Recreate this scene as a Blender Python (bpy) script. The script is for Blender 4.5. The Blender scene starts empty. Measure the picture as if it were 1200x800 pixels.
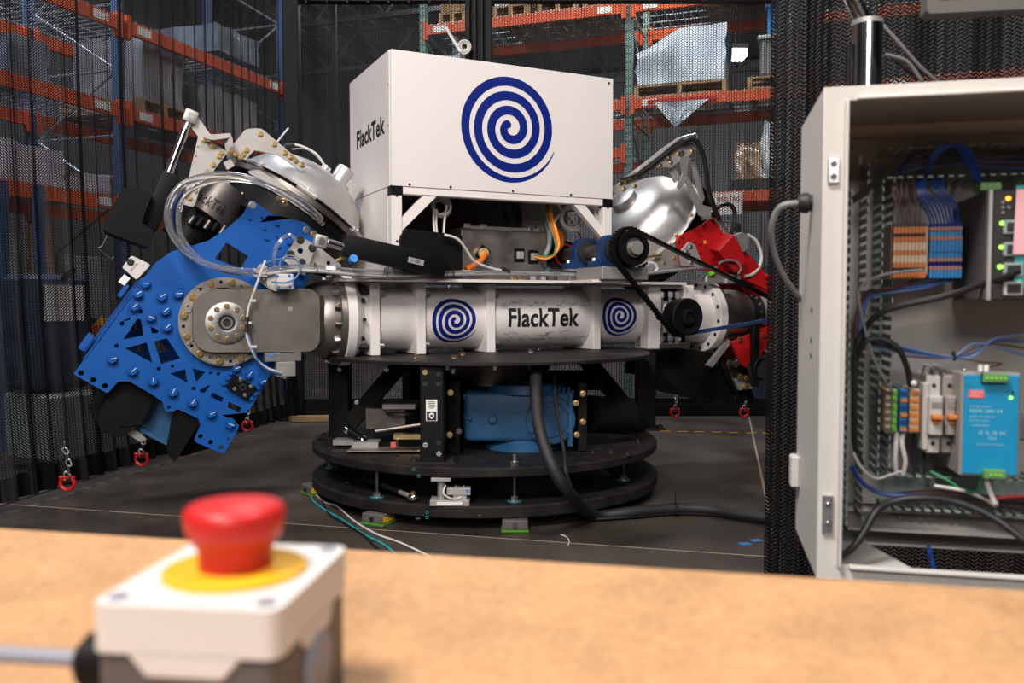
import bpy, bmesh, math, random
from mathutils import Vector, Matrix, Quaternion
random.seed(7)
PI = math.pi
sc = bpy.context.scene
C = sc.collection
# ------------------------------------------------------------------ camera, world, lights, exposure
EYE = Vector((0, 0, 1.15)); FPX = 1000.0; PITCH = math.atan(45/1000)
cd = bpy.data.cameras.new('camera'); cam = bpy.data.objects.new('camera', cd); C.objects.link(cam)
cd.sensor_width = 36; cd.lens = 30; cd.clip_start = .02; cd.clip_end = 200
cam.location = EYE; cam.rotation_euler = (PI/2-PITCH, 0, 0)
cd.dof.use_dof = True; cd.dof.focus_distance = 4.7; cd.dof.aperture_fstop = 7.0
sc.camera = cam
w = bpy.data.worlds.new('world'); sc.world = w; w.use_nodes = True
w.node_tree.nodes['Background'].inputs[0].default_value = (.62, .7, .85, 1)
w.node_tree.nodes['Background'].inputs[1].default_value = .035
sc.view_settings.view_transform = 'Standard'; sc.view_settings.look = 'None'
sc.view_settings.gamma = 1; sc.view_settings.exposure = -.17; sc.view_settings.use_curve_mapping = False
sc.cycles.transparent_max_bounces = 24; sc.cycles.max_bounces = 7
def area(name, loc, target, size, power, col=(1, .93, .87), sy=None):
    l = bpy.data.lights.new(name, 'AREA'); l.energy = power; l.color = col; l.size = size
    if sy: l.shape = 'RECTANGLE'; l.size_y = sy
    o = bpy.data.objects.new(name, l); C.objects.link(o); o.location = loc
    d = Vector(target)-Vector(loc); o.rotation_euler = d.to_track_quat('-Z', 'Y').to_euler()
    return o
area('bay_or_fill_light', (-1.6, -.7, 5.0), (-.4, 4.4, .9), 1.3, 400, (1, .93, .88))
area('bay_or_fill_light', (1.8, .9, 5.8), (.2, 4.0, .8), 1.2, 200, (1, .93, .88))
area('bay_or_fill_light', (-.6, -5.0, 4.2), (.1, 4.0, 1.0), 2.0, 270, (1, .94, .89))  # added frontal fill behind the camera, not a bay lamp
area('bay_or_fill_light', (-1.5, 6.9, 6.6), (-1.2, 6.2, 0), 1.2, 130, (.93, .95, 1))
area('bay_or_fill_light', (2.4, 8.9, 6.8), (2.5, 12, 3.0), 1.4, 400, (1, .96, .93))
area('bay_or_fill_light', (-5.0, 5.4, 6.8), (-6.5, 8, 2.5), 1.4, 600, (.86, .91, 1))
area('bay_or_fill_light', (-.5, 16, 7.1), (-.5, 16.5, 0), 2.0, 500, (.95, .97, 1))

# ------------------------------------------------------------------ pixel -> place
FW = Vector((0, math.cos(PITCH), -math.sin(PITCH))); UP = Vector((0, math.sin(PITCH), math.cos(PITCH)))
def ray(px, py): return FW + Vector(((px-600)/FPX, 0, 0)) + UP*((400-py)/FPX)
def atY(px, py, Y): r = ray(px, py); return EYE + r*(Y/r.y)
def atZ(px, py, z): r = ray(px, py); return EYE + r*((z-EYE.z)/r.z)
def on_plane(px, py, p, n): r = ray(px, py); return EYE + r*((Vector(p)-EYE).dot(n)/r.dot(n))
def frame(o, deg): return Matrix.Translation(o) @ Matrix.Rotation(math.radians(deg), 4, 'Z')
ID = Matrix.Identity(4)
CEN = Vector((-.165, 5.32, 0))
MF = frame(CEN, 26); MFI = MF.inverted()          # the mixer's arm frame: u along the arm, v across it
BF = Matrix.Translation(CEN)                      # the round base's frame
KF = frame((.3755, 1.04, 0), -12.5); KFI = KF.inverted()   # the control cabinet's frame
def loc_on(F, FI, px, py, v):                     # the point of plane v in frame F seen at a pixel
    n = F.to_3x3() @ Vector((0, 1, 0)); p = F @ Vector((0, v, 0))
    return FI @ on_plane(px, py, p, n)
def M(px, py, v): return loc_on(MF, MFI, px, py, v)
def K(px, py, v): return loc_on(KF, KFI, px, py, v)

# ------------------------------------------------------------------ materials
def mat(name, col, rough=.5, metal=0, noise=.12, scale=6, bump=0, bscale=60, spec=.5, trans=0, emit=None, es=0, stretch=None, coat=0, rvar=.1):
    m = bpy.data.materials.new(name); m.use_nodes = True; nt = m.node_tree; N = nt.nodes; L = nt.links
    b = N['Principled BSDF']; b.inputs['Roughness'].default_value = rough; b.inputs['Metallic'].default_value = metal
    b.inputs['Specular IOR Level'].default_value = spec; b.inputs['Transmission Weight'].default_value = trans
    b.inputs['Coat Weight'].default_value = coat
    tc = N.new('ShaderNodeTexCoord'); mp = N.new('ShaderNodeMapping'); L.new(tc.outputs['Object'], mp.inputs[0])
    if stretch: mp.inputs['Scale'].default_value = stretch
    nz = N.new('ShaderNodeTexNoise'); nz.inputs['Scale'].default_value = scale; nz.inputs['Detail'].default_value = 6
    L.new(mp.outputs[0], nz.inputs['Vector'])
    r = N.new('ShaderNodeValToRGB'); c = Vector(col[:3])
    r.color_ramp.elements[0].position = .3; r.color_ramp.elements[1].position = .7
    r.color_ramp.elements[0].color = (*[max(0, x*(1-noise)) for x in c], 1); r.color_ramp.elements[1].color = (*[min(1, x*(1+noise)) for x in c], 1)
    L.new(nz.outputs[0], r.inputs[0]); L.new(r.outputs[0], b.inputs['Base Color'])
    mr = N.new('ShaderNodeMapRange'); mr.inputs[3].default_value = max(0, rough-rvar*.5); mr.inputs[4].default_value = min(1, rough+rvar)
    L.new(nz.outputs[0], mr.inputs[0]); L.new(mr.outputs[0], b.inputs['Roughness'])
    if bump:
        n2 = N.new('ShaderNodeTexNoise'); n2.inputs['Scale'].default_value = bscale; n2.inputs['Detail'].default_value = 4
        L.new(mp.outputs[0], n2.inputs['Vector'])
        bp = N.new('ShaderNodeBump'); bp.inputs['Strength'].default_value = bump; bp.inputs['Distance'].default_value = .01
        L.new(n2.outputs[0], bp.inputs['Height']); L.new(bp.outputs[0], b.inputs['Normal'])
    if emit: b.inputs['Emission Color'].default_value = (*emit, 1); b.inputs['Emission Strength'].default_value = es
    return m
X = {}
def m_(k, *a, **kw): X[k] = mat(k, *a, **kw)
m_('white_paint', (.76, .72, .705), .42, noise=.02, bump=.06, bscale=180)
m_('white_panel', (.71, .67, .66), .5, noise=.015, bump=.03, bscale=120)
m_('logo_blue', (.002, .013, .17), .5, spec=.2, noise=.03)
m_('ink', (.012, .012, .014), .5, noise=.05)
m_('blue_paint', (.002, .08, .34), .5, spec=.3, noise=.06, bump=.05, bscale=150)
m_('red_paint', (.42, .006, .008), .45, noise=.08, bump=.05, bscale=150)
m_('alu', (.62, .61, .60), .36, 1, noise=.06, scale=12, bump=.03, bscale=90)
m_('alu_spun', (.58, .57, .56), .42, 1, noise=.03, scale=4, rvar=.08, stretch=(1, 1, 6))
m_('alu_plate', (.43, .41, .395), .5, .5, noise=.07, scale=14, bump=.04)
m_('steel', (.33, .30, .28), .42, 1, noise=.2, scale=7, bump=.03, bscale=40, rvar=.15)
m_('yoke_steel', (.25, .225, .205), .45, .75, noise=.16, scale=5, bump=.02, bscale=80)
m_('cast_steel', (.30, .27, .24), .55, .6, noise=.12, scale=16, bump=.08, bscale=90)
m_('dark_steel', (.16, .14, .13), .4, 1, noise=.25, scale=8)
m_('chrome', (.85, .85, .85), .12, 1, noise=.03)
m_('zinc', (.72, .74, .76), .3, 1, noise=.08, scale=30)
m_('gold', (.74, .54, .27), .32, 1, noise=.12, scale=30)
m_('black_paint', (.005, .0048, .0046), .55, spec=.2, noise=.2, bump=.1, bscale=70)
m_('black_plate', (.012, .011, .0105), .5, spec=.35, noise=.45, scale=9, bump=.1, bscale=50, rvar=.2)
m_('black_plastic', (.0042, .0042, .0045), .5, spec=.15, noise=.1, bump=.05, bscale=200)
m_('black_rubber', (.010, .010, .011), .55, noise=.2, bump=.2, bscale=120)
m_('gear_blue', (.018, .09, .205), .5, noise=.15, scale=9, bump=.2, bscale=70)
m_('bearing_blue', (.008, .034, .11), .45, noise=.1, bump=.15, bscale=90)
m_('belt_blue', (.012, .05, .18), .6, noise=.1)
m_('grey_metal', (.40, .385, .37), .45, .6, noise=.1, scale=10, bump=.04)
m_('tube_clear', (.93, .94, .95), .08, noise=.02, trans=.92, spec=.8, rvar=.02)
m_('wire_white', (.62, .60, .57), .45, noise=.05)
m_('wire_grey', (.20, .20, .205), .45, noise=.05)
m_('wire_black', (.012, .012, .013), .45, noise=.05)
m_('wire_orange', (.75, .16, .015), .45, noise=.05)
m_('wire_red', (.45, .015, .01), .45, noise=.05)
m_('wire_yellow', (.75, .45, .02), .45, noise=.05)
m_('wire_green', (.01, .25, .09), .45, noise=.05)
m_('wire_blue', (.007, .035, .19), .4, noise=.1)
m_('wire_lightblue', (.07, .15, .34), .4, noise=.1)
m_('wire_teal', (.02, .32, .36), .4, noise=.1)
m_('wire_brown', (.07, .028, .02), .45, noise=.1)
m_('cabinet', (.58, .56, .53), .42, noise=.02, bump=.05, bscale=260)
m_('cabinet_plate', (.32, .305, .295), .45, .3, noise=.06, scale=5)
m_('duct', (.27, .325, .31), .55, noise=.05)
m_('dark_grey', (.10, .095, .09), .6, noise=.1)  # even dark grey for feet, boards, switch and bezel
m_('beige', (.62, .47, .33), .5, noise=.04)
m_('orange', (.56, .17, .035), .5, noise=.05)
m_('terminal_blue', (.01, .20, .50), .45, noise=.05)
m_('psu_blue', (.005, .25, .47), .4, noise=.04)
m_('soft_red', (.75, .12, .12), .45, noise=.04)
m_('print_pale', (.30, .58, .74), .5, noise=.03)
m_('green', (.12, .28, .09), .5, noise=.05)
m_('pad_green', (.07, .22, .02), .5, noise=.05)
m_('joint_fill', (.27, .21, .155), .8, noise=.1)
m_('bright_green', (.22, .62, .05), .5, noise=.05)
m_('teal', (.02, .28, .29), .5, noise=.05)
m_('pink', (.80, .42, .47), .55, noise=.03)
m_('breaker_dull', (.26, .23, .21), .5, noise=.05)
m_('breaker', (.45, .43, .41), .45, noise=.04)
m_('led_green', (.2, .9, .05), emit=(.25, 1, .05), es=4)
m_('led_orange', (1, .3, .02), emit=(1, .3, .02), es=3)
m_('muted_red', (.36, .17, .15), .5, noise=.05)
m_('estop_white', (.62, .60, .585), .42, noise=.02, bump=.04, bscale=400)
m_('estop_grey', (.085, .078, .08), .5, noise=.05)
m_('estop_red', (.52, .012, .012), .38, noise=.05)
m_('yellow', (.74, .40, .008), .5, noise=.04)
m_('cable_grey', (.22, .23, .28), .5, noise=.04)
m_('label', (.78, .78, .76), .5, noise=.03)
m_('tag_blue', (.02, .22, .62), .5, noise=.05)
m_('rack_orange', (.62, .085, .018), .5, noise=.15, scale=3)
m_('rack_green', (.16, .27, .25), .5, noise=.15, scale=3)
m_('rack_blue', (.05, .10, .22), .5, noise=.15, scale=3)
m_('wood', (.36, .23, .115), .7, noise=.3, scale=9, bump=.2)
m_('cardboard', (.30, .185, .095), .75, noise=.12, scale=4)
m_('wrap_dim', (.14, .17, .22), .3, noise=.5, scale=6, bump=.9, bscale=16, spec=.8, stretch=(1, 1, .35))  # darker copy of wrap: dimness of the left rack put into the colour
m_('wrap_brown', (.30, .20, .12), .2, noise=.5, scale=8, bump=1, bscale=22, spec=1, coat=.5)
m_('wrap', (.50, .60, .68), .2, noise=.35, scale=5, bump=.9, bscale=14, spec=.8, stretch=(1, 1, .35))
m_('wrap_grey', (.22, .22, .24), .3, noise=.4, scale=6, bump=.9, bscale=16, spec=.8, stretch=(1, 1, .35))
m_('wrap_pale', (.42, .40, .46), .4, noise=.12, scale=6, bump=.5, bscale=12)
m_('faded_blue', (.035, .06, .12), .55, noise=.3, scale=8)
m_('crate_blue', (.02, .22, .55), .5, noise=.1)
m_('wall_metal', (.20, .20, .215), .5, noise=.08, scale=2)
m_('ceiling_deck', (.34, .35, .37), .6, noise=.15, scale=2)
m_('truss_and_wall_shade', (.05, .055, .06), .5, noise=.1)
m_('galv', (.38, .42, .48), .4, .7, noise=.15, scale=10)
m_('lamp_glow', (1, 1, 1), emit=(1, .97, .92), es=14)
m_('tape_blue', (.03, .12, .35), .6, noise=.05)
m_('shackle_red', (.6, .01, .01), .4, noise=.05)

def floor_mat():
    m = mat('concrete', (.052, .0425, .035), .36, noise=.5, scale=1.6, bump=.06, bscale=25, rvar=.25)
    nt = m.node_tree; N = nt.nodes; L = nt.links
    nz = [n for n in N if n.type == 'TEX_NOISE'][0]; rp = [n for n in N if n.type == 'VALTORGB'][0]
    n2 = N.new('ShaderNodeTexNoise'); n2.inputs['Scale'].default_value = 38; n2.inputs['Detail'].default_value = 8; n2.inputs['Roughness'].default_value = .7
    tc = [n for n in N if n.type == 'TEX_COORD'][0]; L.new(tc.outputs['Object'], n2.inputs['Vector'])
    mx = N.new('ShaderNodeMix'); mx.data_type = 'RGBA'; mx.blend_type = 'OVERLAY'; mx.inputs[0].default_value = .55
    L.new(rp.outputs[0], mx.inputs[6]); L.new(n2.outputs[0], mx.inputs[7]); L.new(mx.outputs[2], N['Principled BSDF'].inputs['Base Color'])
    return m
X['concrete'] = floor_mat()
def board_mat():
    m = mat('particle_board', (.50, .285, .135), .6, noise=.14, scale=14, bump=.15, bscale=160)
    nt = m.node_tree; N = nt.nodes; L = nt.links
    rp = [n for n in N if n.type == 'VALTORGB'][0]; tc = [n for n in N if n.type == 'TEX_COORD'][0]
    v = N.new('ShaderNodeTexVoronoi'); v.inputs['Scale'].default_value = 230; L.new(tc.outputs['Object'], v.inputs['Vector'])
    r2 = N.new('ShaderNodeValToRGB'); r2.color_ramp.elements[0].color = (.78, .74, .68, 1); r2.color_ramp.elements[1].color = (1.0, 1.0, 1.0, 1)
    L.new(v.outputs['Color'], r2.inputs[0])
    mx = N.new('ShaderNodeMix'); mx.data_type = 'RGBA'; mx.blend_type = 'MULTIPLY'; mx.inputs[0].default_value = 1
    L.new(rp.outputs[0], mx.inputs[6]); L.new(r2.outputs[0], mx.inputs[7]); L.new(mx.outputs[2], N['Principled BSDF'].inputs['Base Color'])
    return m
X['board'] = board_mat()
def mesh_fabric(name, col, pitch, zig, slope, duty, sheen=.5):
    """woven mesh: slanting threads that zigzag, real gaps between them"""
    m = bpy.data.materials.new(name); m.use_nodes = True; nt = m.node_tree; N = nt.nodes; L = nt.links
    b = N['Principled BSDF']; b.inputs['Base Color'].default_value = (*col, 1); b.inputs['Roughness'].default_value = sheen; b.inputs['Specular IOR Level'].default_value = .18
    uv = N.new('ShaderNodeUVMap'); uv.uv_map = 'UVMap'; sp = N.new('ShaderNodeSeparateXYZ'); L.new(uv.outputs[0], sp.inputs[0])
    def mth(op, a, bb=None):
        n = N.new('ShaderNodeMath'); n.operation = op
        for i, q in enumerate((a, bb)):
            if q is None: continue
            if isinstance(q, (int, float)): n.inputs[i].default_value = q
            else: L.new(q, n.inputs[i])
        return n.outputs[0]
    z = mth('PINGPONG', sp.outputs[0], zig)
    ph = mth('ADD', sp.outputs[1], mth('MULTIPLY', z, slope))
    f = mth('FRACT', mth('DIVIDE', ph, pitch))
    f2 = mth('FRACT', mth('DIVIDE', sp.outputs[0], pitch*1.1))
    op = mth('MAXIMUM', mth('LESS_THAN', f, duty), mth('LESS_THAN', f2, .22))
    hem = mth('LESS_THAN', sp.outputs[1], .13)
    op = mth('MAXIMUM', op, hem)
    bu = N.new('ShaderNodeBump'); bu.inputs['Strength'].default_value = .8; bu.inputs['Distance'].default_value = .004
    L.new(mth('PINGPONG', f, duty*.5), bu.inputs['Height']); L.new(bu.outputs[0], b.inputs['Normal'])
    t = N.new('ShaderNodeBsdfTransparent'); mx = N.new('ShaderNodeMixShader')
    L.new(op, mx.inputs[0]); L.new(t.outputs[0], mx.inputs[1]); L.new(b.outputs[0], mx.inputs[2])
    L.new(mx.outputs[0], N['Material Output'].inputs[0])
    return m
X['mesh_left'] = mesh_fabric('mesh_left', (.0045, .0042, .005), .0165, .5, .9, .50)
X['mesh_back'] = mesh_fabric('mesh_back', (.006, .0055, .006), .024, .04, .8, .32)
X['mesh_near'] = mesh_fabric('mesh_near', (.006, .0057, .006), .0088, .0095, .75, .80, .5)

# ------------------------------------------------------------------ mesh building
def rotto(d):
    d = Vector(d).normalized()
    return Vector((0, 0, 1)).rotation_difference(d).to_matrix().to_4x4()
class B:
    def __init__(s): s.bm = bmesh.new()
    def _x(s, vs, mtx): bmesh.ops.transform(s.bm, matrix=mtx, verts=vs)
    def box(s, c, size, rot=None, bev=0, seg=1):
        r = bmesh.ops.create_cube(s.bm, size=1); vs = r['verts']
        s._x(vs, Matrix.Diagonal((*size, 1)))
        if bev:
            es = list({e for v in vs for e in v.link_edges})
            r2 = bmesh.ops.bevel(s.bm, geom=es, offset=bev, segments=seg, affect='EDGES', profile=.5)
            vs = list({v for f in r2['faces'] for v in f.verts} | {v for v in vs if v.is_valid})
        m = Matrix.Translation(c)
        if rot is not None: m = m @ (rot if len(rot) == 4 else rot.to_4x4())
        s._x(vs, m); return s
    def cyl(s, p0, p1, r, r2=None, seg=24, cap=True):
        p0, p1 = Vector(p0), Vector(p1); d = p1-p0
        q = bmesh.ops.create_cone(s.bm, cap_ends=cap, segments=seg, radius1=r, radius2=r if r2 is None else r2, depth=d.length)
        s._x(q['verts'], Matrix.Translation((p0+p1)/2) @ rotto(d)); return s
    def lathe(s, prof, o=(0, 0, 0), d=(0, 0, 1), seg=48, close=False):
        m = Matrix.Translation(o) @ rotto(d); rings = []
        for r, h in prof:
            if r < 1e-6: rings.append([s.bm.verts.new(m @ Vector((0, 0, h)))])
            else: rings.append([s.bm.verts.new(m @ Vector((r*math.cos(2*PI*i/seg), r*math.sin(2*PI*i/seg), h))) for i in range(seg)])
        prs = list(zip(rings, rings[1:])) + ([(rings[-1], rings[0])] if close else [])
        for a, b in prs:
            for i in range(seg):
                j = (i+1) % seg
                if len(a) == 1 and len(b) == 1: continue
                if len(a) == 1: s.bm.faces.new((a[0], b[j], b[i]))
                elif len(b) == 1: s.bm.faces.new((a[i], a[j], b[0]))
                else: s.bm.faces.new((a[i], a[j], b[j], b[i]))
        return s
    def tube(s, pts, r, seg=8, smooth=6, closed=False):
        P = [Vector(p) for p in pts]
        if smooth and len(P) > 2:
            Q = []; n = len(P)
            for i in range(n if closed else n-1):
                if closed: a, b, c, d = P[i-1], P[i], P[(i+1) % n], P[(i+2) % n]
                else: a, b, c, d = P[max(0, i-1)], P[i], P[i+1], P[min(n-1, i+2)]
                for k in range(smooth):
                    t = k/smooth
                    Q.append(.5*((2*b)+(c-a)*t+(2*a-5*b+4*c-d)*t*t+(3*b-a-3*c+d)*t**3))
            if not closed: Q.append(P[-1])
            P = Q
        n = len(P); rings = []; prev = None
        for i, p in enumerate(P):
            t = (P[(i+1) % n]-P[i-1]) if closed else (P[min(n-1, i+1)]-P[max(0, i-1)])
            if t.length < 1e-9: t = Vector((0, 0, 1))
            t.normalize()
            if prev is None:
                u = t.orthogonal().normalized()
            else:
                u = prev - t*prev.dot(t)
                u = u.normalized() if u.length > 1e-6 else t.orthogonal().normalized()
            prev = u; vv = t.cross(u)
            rings.append([s.bm.verts.new(p+(u*math.cos(2*PI*k/seg)+vv*math.sin(2*PI*k/seg))*r) for k in range(seg)])
        prs = list(zip(rings, rings[1:])) + ([(rings[-1], rings[0])] if closed else [])
        for a, b in prs:
            for k in range(seg): s.bm.faces.new((a[k], a[(k+1) % seg], b[(k+1) % seg], b[k]))
        if not closed:
            s.bm.faces.new(rings[0][::-1]); s.bm.faces.new(rings[-1])
        return s
    def torus(s, c, d, R, r, seg=24, rs=8):
        m = Matrix.Translation(c) @ rotto(d)
        return s.tube([m @ Vector((R*math.cos(2*PI*i/seg), R*math.sin(2*PI*i/seg), 0)) for i in range(seg)], r, rs, 0, True)
    def prism(s, pts, ext):
        """pts: 3D polygon, extruded by vector ext"""
        a = [s.bm.verts.new(p) for p in pts]; b = [s.bm.verts.new(Vector(p)+Vector(ext)) for p in pts]
        n = len(a); s.bm.faces.new(a[::-1]); s.bm.faces.new(b)
        for i in range(n): s.bm.faces.new((a[i], a[(i+1) % n], b[(i+1) % n], b[i]))
        return s
    def sphere(s, c, r, sx=1, sy=1, sz=1, seg=16):
        q = bmesh.ops.create_uvsphere(s.bm, u_segments=seg, v_segments=max(6, seg//2), radius=r)
        s._x(q['verts'], Matrix.Translation(c) @ Matrix.Diagonal((sx, sy, sz, 1))); return s
    def mesh(s, name, sharp=35):
        bm = s.bm; bmesh.ops.recalc_face_normals(bm, faces=bm.faces)
        for f in bm.faces: f.smooth = True
        lim = math.radians(sharp)
        for e in bm.edges:
            if len(e.link_faces) != 2 or e.calc_face_angle(0) > lim: e.smooth = False
        me = bpy.data.meshes.new(name); bm.to_mesh(me); bm.free(); return me
def roundpoly(pts, r, n=5):
    out = []; N = len(pts)
    for i, p in enumerate(pts):
        rr = r
        if len(p) == 3: rr = p[2]
        p = Vector(p[:2]); a = Vector(pts[i-1][:2])-p; b = Vector(pts[(i+1) % N][:2])-p
        if rr <= 0: out.append(p); continue
        ang = a.angle(b); t = min(rr/max(.05, math.tan(ang/2)), a.length*.45, b.length*.45)
        A = p+a.normalized()*t; D = p+b.normalized()*t
        for k in range(n+1):
            q = k/n; out.append(A*(1-q)**2+p*2*q*(1-q)+D*q*q)
    return out
def flat_plate(outline, holes, thick, mp):
    """a solid sheet with holes: 2D outline + holes extruded to thick, placed by matrix mp"""
    cu = bpy.data.curves.new('outline', 'CURVE'); cu.dimensions = '2D'; cu.fill_mode = 'BOTH'; cu.extrude = thick/2
    for poly in [outline]+list(holes):
        sp = cu.splines.new('POLY'); sp.points.add(len(poly)-1)
        for i, p in enumerate(poly): sp.points[i].co = (p[0], p[1], 0, 1)
        sp.use_cyclic_u = True
    o = bpy.data.objects.new('outline', cu); C.objects.link(o)
    dg = bpy.context.evaluated_depsgraph_get(); me = bpy.data.meshes.new_from_object(o.evaluated_get(dg))
    bpy.data.objects.remove(o); bpy.data.curves.remove(cu)
    b = B(); b.bm.from_mesh(me); bpy.data.meshes.remove(me)
    bmesh.ops.remove_doubles(b.bm, verts=b.bm.verts, dist=1e-6)
    b.bm.transform(mp); return b
def circ(x, y, r, n=16, ry=None): return [Vector((x+r*math.cos(2*PI*i/n), y+(ry or r)*math.sin(2*PI*i/n))) for i in range(n)]
UZ = Matrix(((1, 0, 0, 0), (0, 0, -1, 0), (0, 1, 0, 0), (0, 0, 0, 1)))   # 2D (x,y) -> (u, z), facing -v
def text_bm(s, h, w=None, bold=.0, cuts=0):
    cu = bpy.data.curves.new('t', 'FONT'); cu.body = s; cu.size = 1; cu.offset = bold; cu.resolution_u = 4
    cu.space_character = 1.03
    o = bpy.data.objects.new('t', cu); C.objects.link(o); dg = bpy.context.evaluated_depsgraph_get()
    me = bpy.data.meshes.new_from_object(o.evaluated_get(dg)); bpy.data.objects.remove(o); bpy.data.curves.remove(cu)
    b = B(); b.bm.from_mesh(me); bpy.data.meshes.remove(me)
    xs = [v.co.x for v in b.bm.verts]; ys = [v.co.y for v in b.bm.verts]
    x0, x1, y0, y1 = min(xs), max(xs), min(ys), max(ys)
    k = h/(y1-y0); kx = (w/(x1-x0)) if w else k
    for v in b.bm.verts: v.co = ((v.co.x-(x0+x1)/2)*kx, (v.co.y-(y0+y1)/2)*k, 0)
    for i in range(1, cuts+1):
        y = -h/2+h*i/(cuts+1)
        bmesh.ops.bisect_plane(b.bm, geom=b.bm.verts[:]+b.bm.edges[:]+b.bm.faces[:], plane_co=(0, y, 0), plane_no=(0, 1, 0))
    return b
def spiral_bm(R, n=240):
    b = B(); pr = None
    for i in range(n+1):
        t = .22+(3.94-.22)*i/n; a = 2*PI*t; c = .265*t; hw = .0825*min(1, i/8+.25)
        ri, ro = max(.0, c-hw), c+hw
        if t > 3.46:
            q = (t-3.46)/(3.94-3.46); ro = 1.0; ri = .834+(.985-.834)*q**1.6
        A = b.bm.verts.new((R*ri*math.cos(a), R*ri*math.sin(a), 0)); D = b.bm.verts.new((R*ro*math.cos(a), R*ro*math.sin(a), 0))
        if pr: b.bm.faces.new((pr[0], pr[1], D, A))
        pr = (A, D)
    return b
# ------------------------------------------------------------------ objects
BASE = {}
def _props(o, label=None, cat=None, group=None, kind=None):
    for k, v in (('label', label), ('category', cat), ('group', group), ('kind', kind)):
        if v: o[k] = v
def thing(name, label, cat, F=ID, base=(0, 0, 0), group=None):
    o = bpy.data.objects.new(name, None); C.objects.link(o); o.empty_display_size = .05
    base = Vector(base); o.matrix_world = F @ Matrix.Translation(base); BASE[o] = base
    _props(o, label, cat, group); return o
def part(name, b, material, parent, label=None, sharp=35, kind=None, bevel=0):
    me = b if isinstance(b, bpy.types.Mesh) else b.mesh(name, sharp)
    if not me.materials: me.materials.append(X[material])
    o = bpy.data.objects.new(name, me); C.objects.link(o); o.parent = parent
    if parent in BASE: o.location = -BASE[parent]
    if label: o['label'] = label
    if kind: o['kind'] = kind
    if bevel:
        md = o.modifiers.new('edge', 'BEVEL'); md.width = bevel; md.segments = 2; md.limit_method = 'ANGLE'; md.angle_limit = math.radians(40)
    return o
def solo(name, label, cat, b, material, F=ID, group=None, kind=None, sharp=35, bevel=0):
    me = b.mesh(name, sharp); me.materials.append(X[material])
    co = [v.co for v in me.vertices]
    c = Vector(((min(v.x for v in co)+max(v.x for v in co))/2, (min(v.y for v in co)+max(v.y for v in co))/2, min(v.z for v in co)))
    me.transform(Matrix.Translation(-c))
    o = bpy.data.objects.new(name, me); C.objects.link(o); o.matrix_world = F @ Matrix.Translation(c)
    _props(o, label, cat, group, kind)
    if bevel:
        md = o.modifiers.new('edge', 'BEVEL'); md.width = bevel; md.segments = 2; md.limit_method = 'ANGLE'; md.angle_limit = math.radians(40)
    return o
def struct(name, b, material, F=ID, parent=None):
    if parent is not None:
        return part(name, b, material, parent)
    me = b.mesh(name); me.materials.append(X[material]); o = bpy.data.objects.new(name, me); C.objects.link(o); o.matrix_world = F
    o['kind'] = 'structure'; return o
_bolt = {}
def bolt(parent, p, d, r, h, material, name='bolt', hexa=True):
    k = (round(r, 5), round(h, 5), material, hexa)
    if k not in _bolt:
        b = B(); b.cyl((0, 0, 0), (0, 0, h*.3), r*1.25, seg=16); b.cyl((0, 0, h*.3), (0, 0, h), r, r*.93, seg=6 if hexa else 14)
        if not hexa: b.cyl((0, 0, h), (0, 0, h*1.02), r*.5, seg=6)
        me = b.mesh('bolt'); me.materials.append(X[material]); _bolt[k] = me
    o = bpy.data.objects.new(name, _bolt[k]); C.objects.link(o); o.parent = parent
    p = Vector(p)-(BASE[parent] if parent in BASE else Vector((0, 0, 0)))
    o.matrix_local = Matrix.Translation(p) @ rotto(d); return o
def inst(src, parent, mtx, name=None):
    o = src.copy(); C.objects.link(o); o.parent = parent; o.matrix_local = mtx
    if name: o.name = name
    return o
def copy_tree(o, parent=None):
    c = o.copy(); C.objects.link(c); c.parent = parent
    for ch in list(o.children): copy_tree(ch, c)
    return c
# ================================================================== THE SETTING
GF = frame((1.17, 3.83, 0), -14)
b = B(); b.box((0, 4, -.0512), (60, 60, .1)); fl = struct('floor', b, 'joint_fill', GF)
slab = None
for i in range(-3, 3):
    for j in range(-2, 5):
        if slab is None:
            b = B(); b.box((0, 0, -.01), (5.984, 5.984, .02)); slab = part('slab', b, 'concrete', fl); slab.location = (.04+6*i+3, 6*j+3, 0)
        else:
            c = slab.copy(); C.objects.link(c); c.location = (.04+6*i+3, 6*j+3, 0)
WF = frame((0, 0, 0), -19)      # the warehouse grid: x along the back racks, y away
b = B(); b.box((0, 23.1, 3.7), (44, .1, 7.4)); wb = struct('wall_back', b, 'wall_metal', WF)
b = B()
for i in range(110): b.box((-22+i*.4, 23.02, 3.7), (.09, .07, 7.4))
part('rib', b, 'wall_metal', wb, kind='stuff')
b = B(); b.box((-11.6, 9, 3.7), (.1, 34, 7.4)); wl = struct('wall_left', b, 'truss_and_wall_shade', WF)  # left wall coloured dark to stand for shade between the racks
b = B(); b.box((4, 14, 7.55), (44, 24, .1)); ce = struct('ceiling', b, 'ceiling_deck', WF)
b = B()
for i in range(70): b.box((-16+i*.6, 14, 7.48), (.1, 22, .05))
part('deck_rib', b, 'ceiling_deck', ce, kind='stuff')
for k, y in enumerate((11.5, 14.5, 17.5, 20.5)):
    b = B()
    b.box((3, y, 7.35), (36, .1, .09)); b.box((3, y, 6.5), (36, .1, .09))
    x = -15
    while x < 21:
        b.tube([(x, y, 6.53), (x+.75, y, 7.33)], .028, 6, 0); b.tube([(x+.75, y, 7.33), (x+1.5, y, 6.53)], .028, 6, 0); x += 1.5
    struct('trim_%d' % (k+1), b, 'truss_and_wall_shade', WF)
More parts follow.
